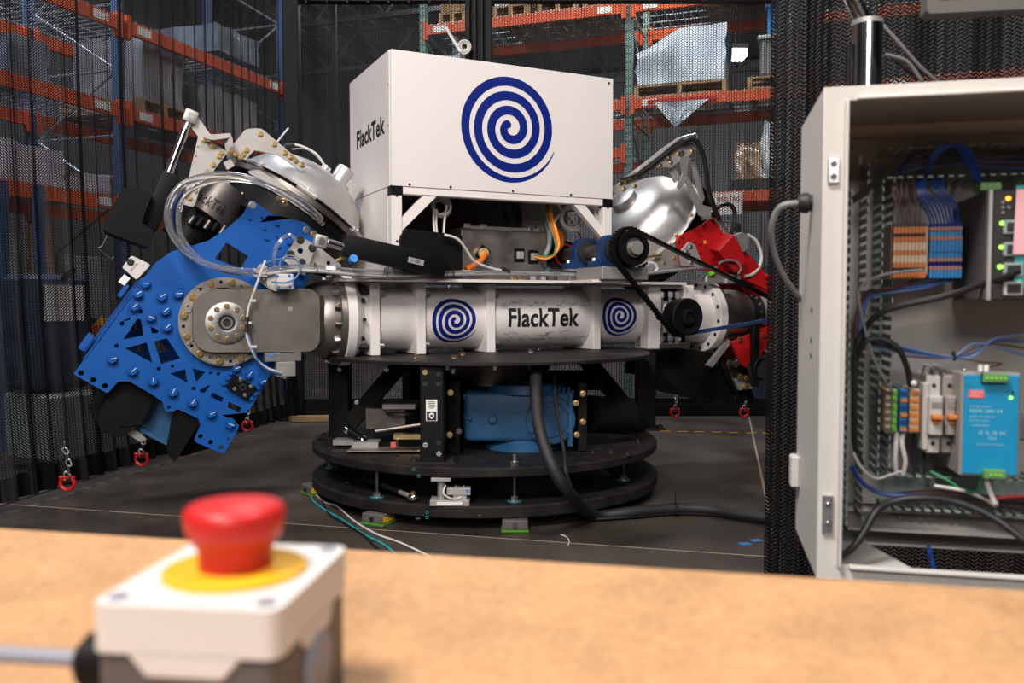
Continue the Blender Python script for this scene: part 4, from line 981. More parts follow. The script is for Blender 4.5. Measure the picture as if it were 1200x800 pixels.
for k in range(5):
    q = M(222+k*9, 262+k*3, -.05); b = B(); b.cyl(q, q+AX*.05, .018, seg=12); part('valve', b, 'black_plastic' if k % 2 else 'dark_steel', ve)
q = M(331, 236, -.25); b = B(); b.tube([M(326, 232, -.3), q, M(336, 241, -.24)], .012, 8); b.sphere(M(332, 237, -.28), .022); part('bleed_valve', b, 'gold', ve)
# grey bracket plates with gold bolts
gb = thing('left_bracket', 'grey aluminium bracket plates with gold bolts above the left vessel', 'bracket', MF, (dc.x-.3, -.1, 1.4))
def gplate(pts, v, th, holes=(), parent=gb, m='alu_plate', r=.012, name='plate', bolts=(), br=.0125, bm='gold', label=None):
    o = flat_plate(roundpoly([Vector((*uz(p[0], p[1], v), p[2] if len(p) > 2 else r)) for p in pts], r, 6), [circ(*uz(x, y, v), rr, 10) for x, y, rr in holes], th, Matrix.Translation((0, v+th/2, 0)) @ UZ)
    o = part(name, o, m, parent, label, bevel=.0015)
    for x, y in bolts: q = uz(x, y, v); bolt(o, (q[0], v, q[1]), (0, -1, 0), br, .012, bm)
    return o
gplate([(233, 157), (267, 178, .02), (246, 206), (234, 222), (227, 243), (214, 239)], -.14, .014, bolts=((239, 164), (250, 171), (260, 179), (257, 183), (250, 193), (243, 202), (229, 223), (222, 232)), holes=((232, 172, .004), (230, 183, .004)))
gplate([(268, 176), (288, 151, .05), (306, 150, .05), (363, 198), (352, 200), (325, 181), (298, 176), (287, 188, .02)], -.08, .014, bolts=((305, 157), (321.6, 169), (334, 179), (341, 184), (346.6, 188), (354, 193), (271, 177), (276.5, 180.6), (282, 184), (285, 181), (289, 176)))
gplate([(222, 128), (232, 137), (247, 158), (236, 165), (219, 143)], -.12, .03, name='lever_arm', r=.006)
gplate([(239, 158), (270, 156), (271, 161), (250, 164), (240, 162)], -.20, .03, name='link', r=.006); gplate([(245, 157), (270, 158), (265, 168), (252, 160)], -.16, .02, name='link', m='grey_metal', r=.004)
gplate([(262, 160), (272, 160), (277, 190), (268, 196)], -.03, .02, name='link', m='grey_metal', r=.004)
gplate([(262, 190), (270, 186), (275, 194), (266, 199)], -.16, .03, name='spacer', r=.004)
gplate([(288, 200), (304, 199, .01), (338, 220, .03), (336, 224), (300, 208)], -.40, .02, name='lid_lug', r=.01)
# linear actuator at left
def actuator(name, label, clev, rod0, rod1, b0, b1, v, wpx, extra):
    a = thing(name, label, 'actuator', MF, M(*b1, v))
    q0, q1 = M(*clev, v), M(*rod1, v); d = (q1-q0).normalized(); n_ = Vector((0, 1, 0))
    s_ = B(); s_.box(q0, (.068, .055, .068), rot=rotto(d).to_3x3(), bev=.01, seg=2); cl = part('clevis', s_, 'grey_metal', a)
    bolt(cl, q0+Vector((0, -.026, 0)), (0, -1, 0), .016, .008, 'zinc')
    cy('clevis_neck', a, q0+d*.03, q0+d*.10, .018, 'zinc', 16); cy('piston_rod', a, M(*rod0, v), q1, .021, 'chrome', 24)
    p0, p1 = M(*b0, v), M(*b1, v); dd = (p1-p0); b = B(); b.box((p0+p1)/2, (wpx, .08, dd.length), rot=rotto(dd).to_3x3(), bev=.008, seg=2); part('outer_tube', b, 'black_plastic', a)
    return a
a = actuator('linear_actuator', 'black actuator with chrome rod slanting up to the left bracket', (223, 137), (217, 152), (194, 212), (200, 204), (173, 268), -.13, .085, 0)
slabpoly('motor_case', [(143, 223, .015), (176, 227, .01), (165, 263, .01), (180, 273, .01), (174, 292, .02), (120, 272, .03), (128, 252)], -.24, -.04, 'black_plastic', a, vref=-.13, r=.01, bevel=.01)
b = B(); b.tube([M(126, 276, -.14), M(120, 288, -.14), M(116, 292, -.14), M(130, 303, -.14), M(133, 300, -.14)], .006, 6); part('lead', b, 'wire_black', a)
# second actuator over the arm
a = actuator('linear_actuator', 'black actuator lying above the arm with clevis by the blue plate', (375, 283), (384, 284), (404, 290), (402, 287), (520, 313), -.42, .115, 0)
slabpoly('gear_head', [(473, 275, .02), (480, 267, .01), (545, 275, .01), (545, 316, .01), (500, 318), (470, 300)], -.36, -.2, 'black_plastic', a, vref=-.40, r=.01, bevel=.008)
q = M(487.5, 306, -.465); b = B(); b.box(q, (.09, .002, .03), rot=Matrix.Rotation(math.radians(11), 3, 'Y')); lb = part('label', b, 'alu_plate', a, 'silver rating label')
b = B()
for dx, dz, ww in ((-.024, .004, .018), (-.024, -.004, .018), (.008, .006, .03), (.008, 0, .034), (.008, -.006, .026)): b.box(q+Vector((dx, -.0015, dz-dx*.19)), (ww, .0006, .0028), rot=Matrix.Rotation(math.radians(11), 3, 'Y'))
part('print', b, 'ink', lb, kind='stuff')
# bracket with four black bolts beside the clevis
gb2 = thing('valve_bracket', 'grey brackets with black screws between the blue plate and arm', 'bracket', MF, M(350, 320, -.24))
gplate([(331, 304), (350, 276), (371, 287), (357, 324)], -.24, .02, parent=gb2, bolts=((352, 281), (366, 290.5), (340.5, 298), (353.5, 307.5)), br=.017, bm='ink', holes=((352, 294, .016),))
gplate([(371, 287), (402, 312), (380, 318), (360, 316)], -.2, .014, parent=gb2, holes=((385, 308, .012),))
gplate([(295, 322, .02), (306, 308), (348, 336, .01), (340, 341), (318, 341)], -.25, .012, parent=gb2, holes=((300, 325, .008), (345, 336, .006)))
vl = thing('air_valve', 'small white round air valve with clear tubes on top of the yoke', 'valve', MF, M(332, 338, -.3))
b = B(); b.lathe([(0, 0), (.045, 0), (.05, .008), (.05, .04), (0, .045)], M(325, 330, -.25), (-.3, -1, 0), 28); part('round_body', b, 'alu_plate', vl)
bx('white_body', vl, M(333, 330, -.31), (.085, .06, .08), 'estop_white', None, .004)
for x, y in ((325, 323), (340, 336), (326, 337), (339, 323)): q = M(x, y, -.342); bolt(vl, q, (0, -1, 0), .006, .004, 'tag_blue', hexa=False)
vb = thing('lower_valve', 'small silver valve block fixed under the steel yoke', 'valve', MF, M(330, 440, -.25))
bx('bar', vb, M(331, 418, -.25), (.19, .05, .045), 'alu', None, .003); bx('block', vb, M(334, 432, -.25), (.10, .07, .08), 'grey_metal', None, .004); cy('spout', vb, M(334, 434, -.25), M(334, 443, -.25), .022, 'zinc')
b = B(); b.box(M(318, 416, -.277), (.025, .002, .015)); part('blue_tag', b, 'tag_blue', vb)
# clear hoses and thin lines
def line(lab, pts, r, m, name='air_line', cat='hose', grp=None, F=MF, seg=8):
    b = B(); b.tube([M(x, y, v) for x, y, v in pts], r, seg, 6); return solo(name, lab, cat, b, m, F, grp)
line('large clear hose looping widely around left of the vessel', [(312, 318, -.3), (270, 316, -.32), (232, 305, -.34), (205, 280, -.36), (196, 252, -.36), (203, 228, -.36), (222, 212, -.36), (252, 205, -.37), (285, 207, -.38), (322, 219, -.38), (358, 240, -.34), (376, 256, -.2)], .017, 'tube_clear', 'clear_hose', seg=12)
line('second clear hose looping just inside the larger one', [(312, 322, -.28), (272, 319, -.30), (240, 308, -.31), (216, 284, -.32), (209, 258, -.33), (214, 234, -.33), (232, 218, -.33), (262, 210, -.34), (300, 213, -.34), (330, 227, -.33), (362, 248, -.3), (378, 262, -.16)], .014, 'tube_clear', 'clear_hose', seg=12)
line('blue air line inside the clear hose loop', [(213, 225, -.3), (203, 245, -.3), (203, 265, -.3), (212, 285, -.3)], .008, 'wire_blue')
line('thin white tube arching over the air valve', [(321, 315, -.3), (322, 295, -.3), (330, 280, -.3), (340, 275, -.3), (347, 282, -.3)], .010, 'tube_clear')
line('thin pale line with clips running down the front of the yoke', [(311, 305, -.33), (306, 318, -.33), (300, 335, -.32), (294, 352, -.30), (291, 362, -.29), (289, 378, -.29), (289, 392, -.29), (293, 405, -.29), (302, 422, -.29), (315, 432, -.28), (330, 436, -.28)], .006, 'wire_white')
line('pale blue line under the yoke to the silver valve block', [(291, 392, -.29), (297, 410, -.30), (304, 425, -.30), (316, 434, -.30), (330, 438, -.29)], .005, 'wire_lightblue')
line('pale blue line looping around the white air valve', [(318, 330, -.36), (335, 331, -.37), (347, 325, -.36), (352, 312, -.35), (345, 303, -.34), (330, 303, -.33), (310, 309, -.33), (306, 318, -.32)], .005, 'wire_lightblue')
line('thin pale loop behind the air valve', [(330, 318, -.33), (328, 308, -.34), (338, 299, -.34), (349, 303, -.34), (350, 314, -.34)], .004, 'tube_clear')
b = B(); 
for x, y in ((294, 352), (289, 378), (295, 406)): b.box(M(x+2, y, -.30), (.03, .012, .012))
solo('clip', 'small white cable clips on the line across the yoke', 'clip', b, 'estop_white', MF, kind='stuff')
b = B(); b.cyl(M(289.5, 371, -.298), M(289.5, 389, -.298), .011, seg=10); solo('inline_connector', 'small black inline connector in front of the pivot hub', 'connector', b, 'ink', MF)
for k, (m, r, dy) in enumerate((('tube_clear', .011, 0), ('wire_white', .008, 2.2), ('wire_grey', .007, 4), ('tube_clear', .009, -2.2))):
    line(['clear line lying along the top slab edge', 'white line lying along the top slab edge', 'grey line lying along the top slab edge', 'upper clear line along the slab from the air valve'][k], [(312, 318+dy, -.30), (345, 314+dy, -.32), (380, 315+dy, -.36), (420, 319+dy, -.37), (470, 321+dy, -.37), (530, 320+dy*.6, -.36), (600, 320+dy*.5, -.34), (690, 322+dy*.3, -.34)], r, m)
b = B()
for x, y in ((370, 314), (452, 320), (530, 320)): b.torus(M(x, y, -.36), (1, 0, .1), .026, .003, 16, 5)
solo('cable_tie', 'black cable ties round the lines on the slab edge', 'cable tie', b, 'ink', MF, kind='stuff')
line('thin silver wire sticking up behind the left bracket plate', [(325, 166, .02), (338, 150, .02)], .005, 'wire_white', 'wire', 'wire')
line('white cable arching over the lid hub', [(333, 172, .0), (349, 170, .0), (370, 180, -.02), (381, 195, -.03)], .007, 'wire_white', 'wire', 'cable')
line('thin grey cable curving behind the lid hub', [(342, 175, .05), (360, 175, .05), (376, 188, .02)], .005, 'wire_grey', 'wire', 'cable')
line('black sleeve at the start of the lid hub cable', [(333, 171, .0), (345, 170, .0)], .013, 'ink', 'cable_sleeve', 'cable')
b = B(); q = M(413, 305, -.47); b.sphere(q, .022, 1, .8, 1); b.cyl(q, q+Vector((.0, -.03, .01)), .022, seg=12); solo('capped_fitting', 'small blue capped knob above the slab beside the black actuator', 'knob', b, 'tag_blue', MF)
b = B(); b.tube([M(393, 306, -.36), M(402, 302, -.36)], .008, 8, 0); b.sphere(M(402, 301, -.36), .012); solo('brass_fitting', 'tiny brass fitting left of the blue knob', 'fitting', b, 'gold', MF)
# ================================================================== THE WHITE HOUSING OVER THE ARM
VF, VR = -.33, .48
A0, A1 = M(457, 57, VF), M(718, 93, VF); B0, B1 = M(460, 215, VF), M(718, 236, VF)
HU0, HU1 = (A0.x+M(459, 200, VF).x)/2, A1.x
HZT, HZB = (A0.z+A1.z)/2, (B0.z+B1.z)/2
hs = thing('control_housing', 'big white sheet-metal housing with a large dark blue spiral on its front', 'housing', MF, ((HU0+HU1)/2, 0, 1.29))
um, vm, zm = (HU0+HU1)/2, (VF+VR)/2, (HZT+HZB)/2
fp = bx('front_panel', hs, (um, VF, zm), (HU1-HU0, .012, HZT-HZB), 'white_panel', None, .002)
lp = bx('side_panel', hs, (HU0, vm+.006, zm), (.012, VR-VF-.012, HZT-HZB), 'white_panel', None, .002)
bx('side_panel', hs, (HU1, vm+.006, zm), (.012, VR-VF-.012, HZT-HZB), 'white_panel', None, .002)
bx('top_panel', hs, (um, vm, HZT-.004), (HU1-HU0-.02, VR-VF-.02, .008), 'white_panel'); bx('back_panel', hs, (um, VR, zm), (HU1-HU0, .012, HZT-HZB), 'white_panel')
bx('floor_panel', hs, (um, vm, HZB+.01), (HU1-HU0-.03, VR-VF-.03, .01), 'dark_grey')
q = M(600, 152, VF-.008); q2 = M(541, 152, VF-.008); R = (M(652, 160, VF-.008).x-M(541, 152, VF-.008).x)/2
b = spiral_bm(R*1.02); qc = M(598.5, 150.5, VF-.0075); b.bm.transform(Matrix.Translation(qc) @ UZ); part('spiral_logo', b, 'logo_blue', fp, 'large dark blue spiral')
# lettering on the left side panel (plane u = HU0)
def Mu(px, py, u):
    n = MF.to_3x3() @ Vector((1, 0, 0)); p = MF @ Vector((u, 0, 0)); return MFI @ on_plane(px, py, p, n)
ql, qr = Mu(418, 166, HU0-.0075), Mu(450.5, 144, HU0-.0075); hl_ = abs(Mu(450, 133, HU0).z-Mu(450, 156, HU0).z)
b = text_bm('FlackTek', hl_, abs(ql.y-qr.y), .028)
LM = Matrix(((0, 0, -1, 0), (-1, 0, 0, 0), (0, 1, 0, 0), (0, 0, 0, 1)))
b.bm.transform(Matrix.Translation((HU0-.0075, (ql.y+qr.y)/2, (ql.z+qr.z)/2)) @ LM); part('lettering', b, 'ink', lp, 'black lettering')
for z in (.15, .4, .6, .1): pass
for f in (.12, .45, .75): bolt(hs, (HU0-.006, VF+.02, HZB+(HZT-HZB)*f), (-1, 0, 0), .005, .004, 'gold', hexa=False)
bolt(hs, (HU1-.03, VF-.006, HZT-.03), (0, -1, 0), .006, .004, 'ink', hexa=False)
for px in (480, 528, 601, 669): q = M(px, 220, VF-.006); bolt(hs, (q.x, VF-.006, HZB+.012), (0, -1, 0), .006, .005, 'ink', hexa=False)
# frame
pw = .062
def rail(name, c, s, m='white_paint'): return bx(name, hs, c, s, m, None, .004)
for u in (HU0+pw/2, HU1-pw/2):
    for v in (VF+pw/2, VR-pw/2):
        rail('frame_leg', (u, v, (1.29+HZB)/2), (pw, pw, HZB-1.29))
        if v < 0: bx('corner_cap', hs, (u, v-.002, HZB-.022), (pw+.006, pw+.006, .056), 'black_plastic', None, .003)
rail('frame_rail', (um, VF+pw/2, HZB-.02), (HU1-HU0-.13, pw, .045)); rail('frame_rail', (um, VR-pw/2, HZB-.02), (HU1-HU0-.13, pw, .045))
for u in (HU0+pw/2, HU1-pw/2): rail('frame_rail', (u, vm, HZB-.02), (pw, VR-VF-.13, .045))
for s_, u in ((1, HU0+pw), (-1, HU1-pw)):
    pts = [(u, HZB-.045-.20), (u, HZB-.045-.13), (u+s_*.13, HZB-.04), (u+s_*.21, HZB-.04)]
    b = B(); b.prism([Vector((x, VF+.008, z)) for x, z in pts], (0, .045, 0)); part('gusset', b, 'white_paint', hs, bevel=.002)
    pts = [(VF+pw, HZB-.25), (VF+pw, HZB-.17), (VF+.2, HZB-.04), (VF+.28, HZB-.04)]
    b = B(); b.prism([Vector((u-s_*.055, y, z)) for y, z in pts], (s_*.045, 0, 0)); part('gusset', b, 'white_paint', hs, bevel=.002)
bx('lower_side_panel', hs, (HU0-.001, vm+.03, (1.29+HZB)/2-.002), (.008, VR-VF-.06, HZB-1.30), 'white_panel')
bx('back_board', hs, (um, VR-.07, 1.55), (1.32, .01, .48), 'dark_grey'); bx('back_board', hs, (um+.0, VR-.09, 1.66), (.22, .01, .22), 'wire_brown')
bx('louvre_panel', hs, (HU1-.24, .1, 1.62), (.34, .01, .36), 'cabinet_plate')
for k in range(16): bx('louvre', hs, (HU1-.24, .092, 1.46+k*.02), (.32, .006, .006), 'duct')
for z in (.2, .45): bolt(hs, (HU0+pw/2, VF, 1.29+z), (0, -1, 0), .006, .004, 'ink', hexa=False); bolt(hs, (HU1-pw/2, VF, 1.29+z), (0, -1, 0), .006, .004, 'ink', hexa=False)
# steel electronics enclosure
e0, e1 = M(541, 268, -.12), M(641, 316, -.12)
en = thing('steel_enclosure', 'brushed steel electronics box with cable ports under the white housing', 'enclosure', MF, ((e0.x+e1.x)/2, .05, SZ+.018))
zt = e0.z; zb = SZ+.02; eu0, eu1 = e0.x, M(641, 290, -.12).x
bx('body', en, ((eu0+eu1)/2, .06, (zt+zb)/2), (eu1-eu0, .36, zt-zb), 'steel', None, .006)
bx('lid', en, ((eu0+eu1)/2+.02, .06, zt+.012), (eu1-eu0-.08, .34, .022), 'grey_metal', None, .003)
for px in (547, 566, 622, 632): q = M(px, 266, -.10); bx('lid_latch', en, (q.x, -.10, zt+.02), (.04, .03, .03), 'grey_metal' if px < 600 else 'alu', None, .004)
for px, py, mm_ in ((608.5, 299, 'label'), (625, 301, 'label')):
    q = M(px, py, -.122); cv = bx('cable_port', en, q, (.075, .012, .085), 'black_plastic', None, .006); bx('port_plug', cv, q+Vector((0, -.012, 0)), (.045, .02, .045), 'alu_plate', None, .003)
q = M(566, 297, -.125); b = B(); b.box(q, (.075, .012, .085), rot=Matrix.Rotation(.6, 3, 'Y'), bev=.008); pp = part('cable_port', b, 'black_plastic', en); b = B(); b.lathe([(0, 0), (.035, 0), (.032, .04), (0, .04)], q, (-.3, -1, 0), 20); part('metal_gland', b, 'gold', pp)
for px in (605, 613, 628, 640): q = M(px, 318, -.2); bx('stand_off', en, (q.x, -.16, zb+.02), (.03, .03, .035), 'gold' if px < 620 else 'alu_plate', None, .003)
line('fat orange cable curving out of the steel enclosure', [(569, 297, -.16), (564, 305, -.22), (555, 311, -.24), (546, 316, -.26)], .017, 'wire_orange', 'power_cable', 'cable', seg=12)
for k, (m, off, nm) in enumerate((('wire_orange', 0, 'orange'), ('wire_yellow', 2.5, 'yellow'), ('wire_red', -2, 'red'), ('wire_green', -3.2, 'green'), ('wire_orange', 4.0, 'second orange'))):
    line('%s wire dropping in a bundle right of the steel enclosure' % nm, [(645+off*.6, 232, -.12), (643+off, 250, -.16), (648+off, 268, -.2), (653+off*.7, 285, -.22), (650+off*.3, 297, -.23), (640, 302+off*.4, -.2), (627, 300+off*.3, -.15)], .0052, m, 'wire', 'wire', 'bundled wires right of the steel enclosure')
line('grey flexible conduit beside the coloured wires', [(640, 262, -.1), (644, 275, -.13), (643, 290, -.15), (638, 300, -.16)], .015, 'wire_grey', 'conduit', 'cable')
line('orange cable loop behind the coloured wires', [(650, 270, .0), (657, 275, .0), (658, 286, .0), (653, 292, .0)], .018, 'wire_orange', 'power_cable', 'cable')
line('thin black cable bundle drooping onto the slab edge', [(633, 305, -.2), (640, 315, -.28), (660, 318, -.3), (692, 322, -.3)], .010, 'wire_black', 'cable', 'cable')
line('thin turquoise wire drooping onto the slab edge', [(635, 309, -.2), (642, 318, -.3), (655, 323, -.32), (680, 323, -.32)], .005, 'wire_teal', 'wire', 'wire')
line('black and white lead trailing from black motor to the slab', [(521, 275, -.40), (536, 280, -.40), (546, 292, -.38), (556, 306, -.36), (575, 314, -.34), (594, 318, -.33)], .008, 'wire_white', 'cable', 'cable')
line('black plug at the end of the trailing lead', [(588, 315, -.335), (597, 319, -.335)], .016, 'ink', 'plug', 'plug')
line('thin loose white wires on the slab before the motor', [(534, 307, -.35), (538, 314, -.35), (545, 317, -.34), (600, 319, -.33)], .004, 'wire_white', 'wire', 'wire')
def coil(lab, px, py, v, R, n, r, m, extra):
    t = thing('wire_coil', lab, 'cable', MF, M(px, py+10, v)); q = M(px, py, v); b = B()
    for k in range(n): b.torus(q+Vector((.006*math.sin(k*2), k*.012, .006*math.cos(k*3))), (.1*math.sin(k), 1, .05*k), R*(1-.07*k), r, 28, 6)
    part('coil', b, m, t)
    for pts in extra: b = B(); b.tube([M(x, y, vv) for x, y, vv in pts], r, 6, 6); part('tail', b, m, t)
coil('coil of white cable hanging under the housing at left', 518, 242, -.2, .055, 4, .007, 'wire_white', [[(509, 240, -.2), (508, 255, -.2), (509, 272, -.25)], [(512, 245, -.2), (511, 260, -.2), (512, 273, -.25)], [(524, 240, -.2), (521, 258, -.2), (520, 274, -.25)], [(518, 232, -.2), (514, 228, -.2)]])
coil('larger coil of pale grey cable hanging under the housing at right', 672, 255, -.1, .085, 4, .008, 'wire_white', [[(660, 246, -.1), (652, 256, -.1), (648, 266, -.1)], [(661, 250, -.1), (655, 240, -.1), (656, 232, -.1)]])
line('thin red rod crossing behind the pale grey coil', [(660, 245, .05), (685, 284, .02)], .004, 'wire_red', 'rod', 'rod')
for k, x in enumerate((593, 604, 609)): line(['black cable hanging at the back under the housing', 'second black cable hanging at the back under the housing', 'third black cable hanging at the back under the housing'][k], [(x, 228, .2), (x-2, 248, .2), (x+4, 262, .2)], .012, 'wire_black', 'cable', 'cable')
# ================================================================== SHAFT, PILLOW BLOCKS, PULLEYS, BELT
PC = M(738, 291, -.70); SU, SZ2 = PC.x, PC.z
def v_at(px):
    lo, hi = -.8, 1.4
    for _ in range(40):
        mid = (lo+hi)/2; w_ = MF @ Vector((SU, mid, SZ2)); d = w_-EYE; x = 600+1000*d.x/d.dot(FW)
        if x > px: lo = mid
        else: hi = mid
    return lo
v1, v2, v3 = v_at(686), v_at(717), v_at(662)
sh = thing('belt_shaft', 'steel drive shaft carried by two blue bearing blocks', 'shaft', MF, (SU, -.1, 1.3))
cy('shaft', sh, (SU, v3+.05, SZ2), (SU, -.77, SZ2), .040, 'steel', 28)
cy('drum', sh, (SU, v3, SZ2), (SU, v3+.12, SZ2), .095, 'black_plastic', 32)
b = B(); b.torus((SU, v3, SZ2), (0, 1, 0), .07, .008); part('red_ring', b, 'wire_red', sh, 'dark red ring')
for i, v in enumerate((v1, v2)):
    pbk = thing('pillow_block', ['dark blue bearing block at the far end of the shaft', 'dark blue bearing block just behind the black pulley'][i], 'bearing block', MF, (SU, v, SZ2-.11), 'blue bearing blocks on the shaft')
    pts = roundpoly([(-.15, -.105, .005), (.15, -.105, .005), (.15, -.07, .01), (.10, -.055, .03), (.095, .02, .03), (.06, .09, .06), (-.06, .09, .06), (-.095, .02, .03), (-.10, -.055, .03), (-.15, -.07, .01)], .01)
    f = flat_plate([Vector((SU+p.x, SZ2+p.y)) for p in pts], [], .06, Matrix.Translation((0, v, 0)) @ UZ); part('housing', f, 'bearing_blue', pbk, bevel=.006)
    b = B(); b.lathe([(.043, 0), (.075, 0), (.075, .012), (.043, .016)], (SU, v-.028, SZ2), (0, -1, 0), 32, close=True); part('seal', b, 'ink', pbk)
    for s in (-1, 1): bolt(pbk, (SU+s*.125, v, SZ2-.07), (0, 0, 1), .014, .02, 'zinc')
    bx(*('riser_block', solo_ := thing('riser_block', ['grey machined block under the far blue bearing', 'grey machined block under the near blue bearing'][i], 'block', MF, (SU, v, SZ+.018))), (SU, v, (SZ+.018+SZ2-.106)/2), (.32, .16 if i == 0 else .3, SZ2-.106-SZ-.018), 'grey_metal', None, .004)
pl = thing('belt_pulley', 'big black toothed pulley on the front end of the steel shaft', 'pulley', MF, (SU, -.70, SZ2-.1))
R1 = .102
o = pulley(pl, (SU, -.64, SZ2), (0, -1, 0), R1, .10, 40); b = B(); b.lathe([(R1*.72, 0), (R1, 0), (R1, .008), (R1*.72, .008)], (SU, -.74, SZ2), (0, -1, 0), 40, close=True); part('rim', b, 'black_plastic', pl)
cy('hub', pl, (SU, -.68, SZ2), (SU, -.755, SZ2), .055, 'steel', 28); cy('shaft_end', pl, (SU, -.75, SZ2), (SU, -.78, SZ2), .04, 'grey_metal', 24)
bx('key', pl, (SU+.04, -.758, SZ2+.005), (.018, .01, .02), 'ink', None, 0)
P2c = M(803, 371, -.70); R2_ = .112
pl2 = thing('belt_pulley', 'black toothed pulley in front of the white drilled flange', 'pulley', MF, (P2c.x, -.70, P2c.z-.12))
pulley(pl2, (P2c.x, -.61, P2c.z), (0, -1, 0), R2_*.92, .09, 34); b = B(); b.lathe([(.05, 0), (R2_, 0), (R2_, .025), (R2_*.92, .03), (R2_*.6, .02), (.05, .02)], (P2c.x, -.70, P2c.z), (0, -1, 0), 40, close=True); part('face', b, 'black_plastic', pl2)
b = B(); b.lathe([(.0, 0), (.05, 0), (.05, .03), (.03, .035), (.028, .02), (0, .02)], (P2c.x, -.71, P2c.z), (0, -1, 0), 28); part('hub', b, 'black_paint', pl2)
cy('axle', pl2, (P2c.x, -.62, P2c.z), (P2c.x, -.44, P2c.z), .03, 'steel')
def belt(lab, pts, wv, th, m, teeth=True, tside=1):
    """ribbon through points in frame coordinates, width along v, with teeth"""
    t = thing('toothed_belt', lab, 'belt', MF, pts[0]); P = [Vector(p) for p in pts]; b = B(); rings = []; n = len(P)
    for i, p in enumerate(P):
        d = (P[min(n-1, i+1)]-P[max(0, i-1)]).normalized(); nn = d.cross(Vector((0, 1, 0))).normalized(); wd = Vector((0, 1, 0))
        rings.append([b.bm.verts.new(p+wd*wv/2*a+nn*th/2*c) for a, c in ((-1, -1), (1, -1), (1, 1), (-1, 1))])
    for A, D in zip(rings, rings[1:]):
        for k in range(4): b.bm.faces.new((A[k], A[(k+1) % 4], D[(k+1) % 4], D[k]))
    b.bm.faces.new(rings[0][::-1]); b.bm.faces.new(rings[-1]); bd = part('band', b, m, t)
    tb = B(); step = .022; acc = 0
    for p, q in zip(P, P[1:]):
        L = (q-p).length; d = (q-p)/L if L else Vector((1, 0, 0)); nn = d.cross(Vector((0, 1, 0))).normalized(); s = step-acc
        while s < L:
            tb.prism([p+d*(s-.005)+Vector((0, -wv/2, 0))+nn*tside*th/2, p+d*(s+.005)+Vector((0, -wv/2, 0))+nn*tside*th/2, p+d*(s+.005)+Vector((0, -wv/2, 0))+nn*tside*(th/2+.007), p+d*(s-.005)+Vector((0, -wv/2, 0))+nn*tside*(th/2+.007)], (0, wv, 0)); s += step
        acc = (acc+L) % step
    part('tooth', tb, m, t, kind='stuff'); return t
def arc(c, R, a0, a1, v, n=14): return [(c[0]+R*math.cos(math.radians(a0+(a1-a0)*i/n)), v, c[1]+R*math.sin(math.radians(a0+(a1-a0)*i/n))) for i in range(n+1)]
EP = M(908, 352, -.35); EQ = M(909, 374, -.35)
loop = [tuple(EP)] + arc((SU, SZ2), R1+.012, 58, 212, -.69, 18) + arc((P2c.x, P2c.z), R2_*.92+.010, 215, 275, -.665, 8)
def along(a, c, n): a, c = Vector(a), Vector(c); return [tuple(a.lerp(c, i/n)) for i in range(1, n)]
belt('dark toothed belt from the far right shaft over the big pulley to the lower one', [loop[0]]+along(loop[0], loop[1], 8)+loop[1:], .045, .012, 'black_plastic', tside=-1)
belt('blue toothed belt from the lower pulley out to the right-hand shaft', [(P2c.x+.03, -.68, P2c.z-R2_*.95)]+along((P2c.x+.03, -.68, P2c.z-R2_*.95), EQ, 8)+[tuple(EQ)], .03, .014, 'belt_blue')
# ================================================================== RIGHT-HAND VESSEL, LEVERS, RED CRADLE
VD = .30
AX2 = Vector((-.74, -.10, .66)).normalized(); dc2 = M(757, 266, VD)
ve2 = thing('mixing_vessel', 'right mixing vessel with a smooth aluminium domed lid behind the black pulley', 'mixing vessel', MF, (dc2.x+.1, VD, dc2.z-.4))
b = B(); b.lathe([(.0, .27), (.09, .27), (.12, .262), (.2, .25), (.28, .222), (.34, .175), (.38, .11), (.40, .04), (.41, .012), (.445, .008), (.45, 0), (.38, -.008), (0, -.01)], dc2, AX2, 80); part('domed_lid', b, 'alu_spun', ve2)
b = B(); b.lathe([(0, 0), (.41, 0), (.41, -.04), (.39, -.05), (.39, -.17), (.41, -.18), (.41, -.21), (.30, -.26), (0, -.28)], dc2-AX2*.015, AX2, 72); part('black_body', b, 'black_plastic', ve2)
S2 = Vector((-AX2.z, 0, AX2.x)).normalized(); T2 = AX2.cross(S2).normalized()
b = B(); b.lathe([(0, 0), (.1, 0), (.1, .05), (.07, .06), (0, .06)], dc2+AX2*.26, AX2, 32); part('lid_hub', b, 'alu', ve2)
for k in range(14):
    a = 2*PI*k/14; p = dc2+(S2*math.cos(a)+T2*math.sin(a))*.427
    bolt(ve2, p+AX2*.012, AX2, .011, .012, 'gold')
    if k % 4 == 1: b = B(); b.box(p-AX2*.03, (.04, .04, .04), rot=rotto(AX2).to_3x3(), bev=.005); part('rim_clamp', b, 'black_plastic', ve2)
rb = thing('right_bracket', 'grey drilled lever frame with gold bolts above the right vessel', 'bracket', MF, M(790, 250, -.05))
kw = dict(parent=rb)
gplate([(722, 228), (716, 222), (738, 204), (779, 172), (797, 160), (818, 158), (815, 178), (797, 188), (787, 196), (769, 196), (748, 210), (730, 226)], -.26, .014, bolts=((727, 215), (734, 213), (741, 209), (747, 206), (754, 204), (764, 196), (774, 194), (784, 185), (795, 180), (811, 177), (786, 190), (744, 218), (731, 221)), br=.011, holes=((800, 181, .03), (783, 187, .012)), name='long_plate', r=.02, **kw)
gplate([(797, 184), (808, 182), (804, 212), (797, 222), (794, 219), (800, 203)], -.27, .012, name='strut', m='grey_metal', r=.005, **kw)
gplate([(800, 204), (806, 206), (829, 250), (827, 257), (820, 252)], -.28, .012, name='strut', m='grey_metal', r=.005, **kw)
gplate([(809, 186), (814, 184), (826, 232), (822, 240)], -.20, .012, name='strut', m='grey_metal', r=.005, **kw)
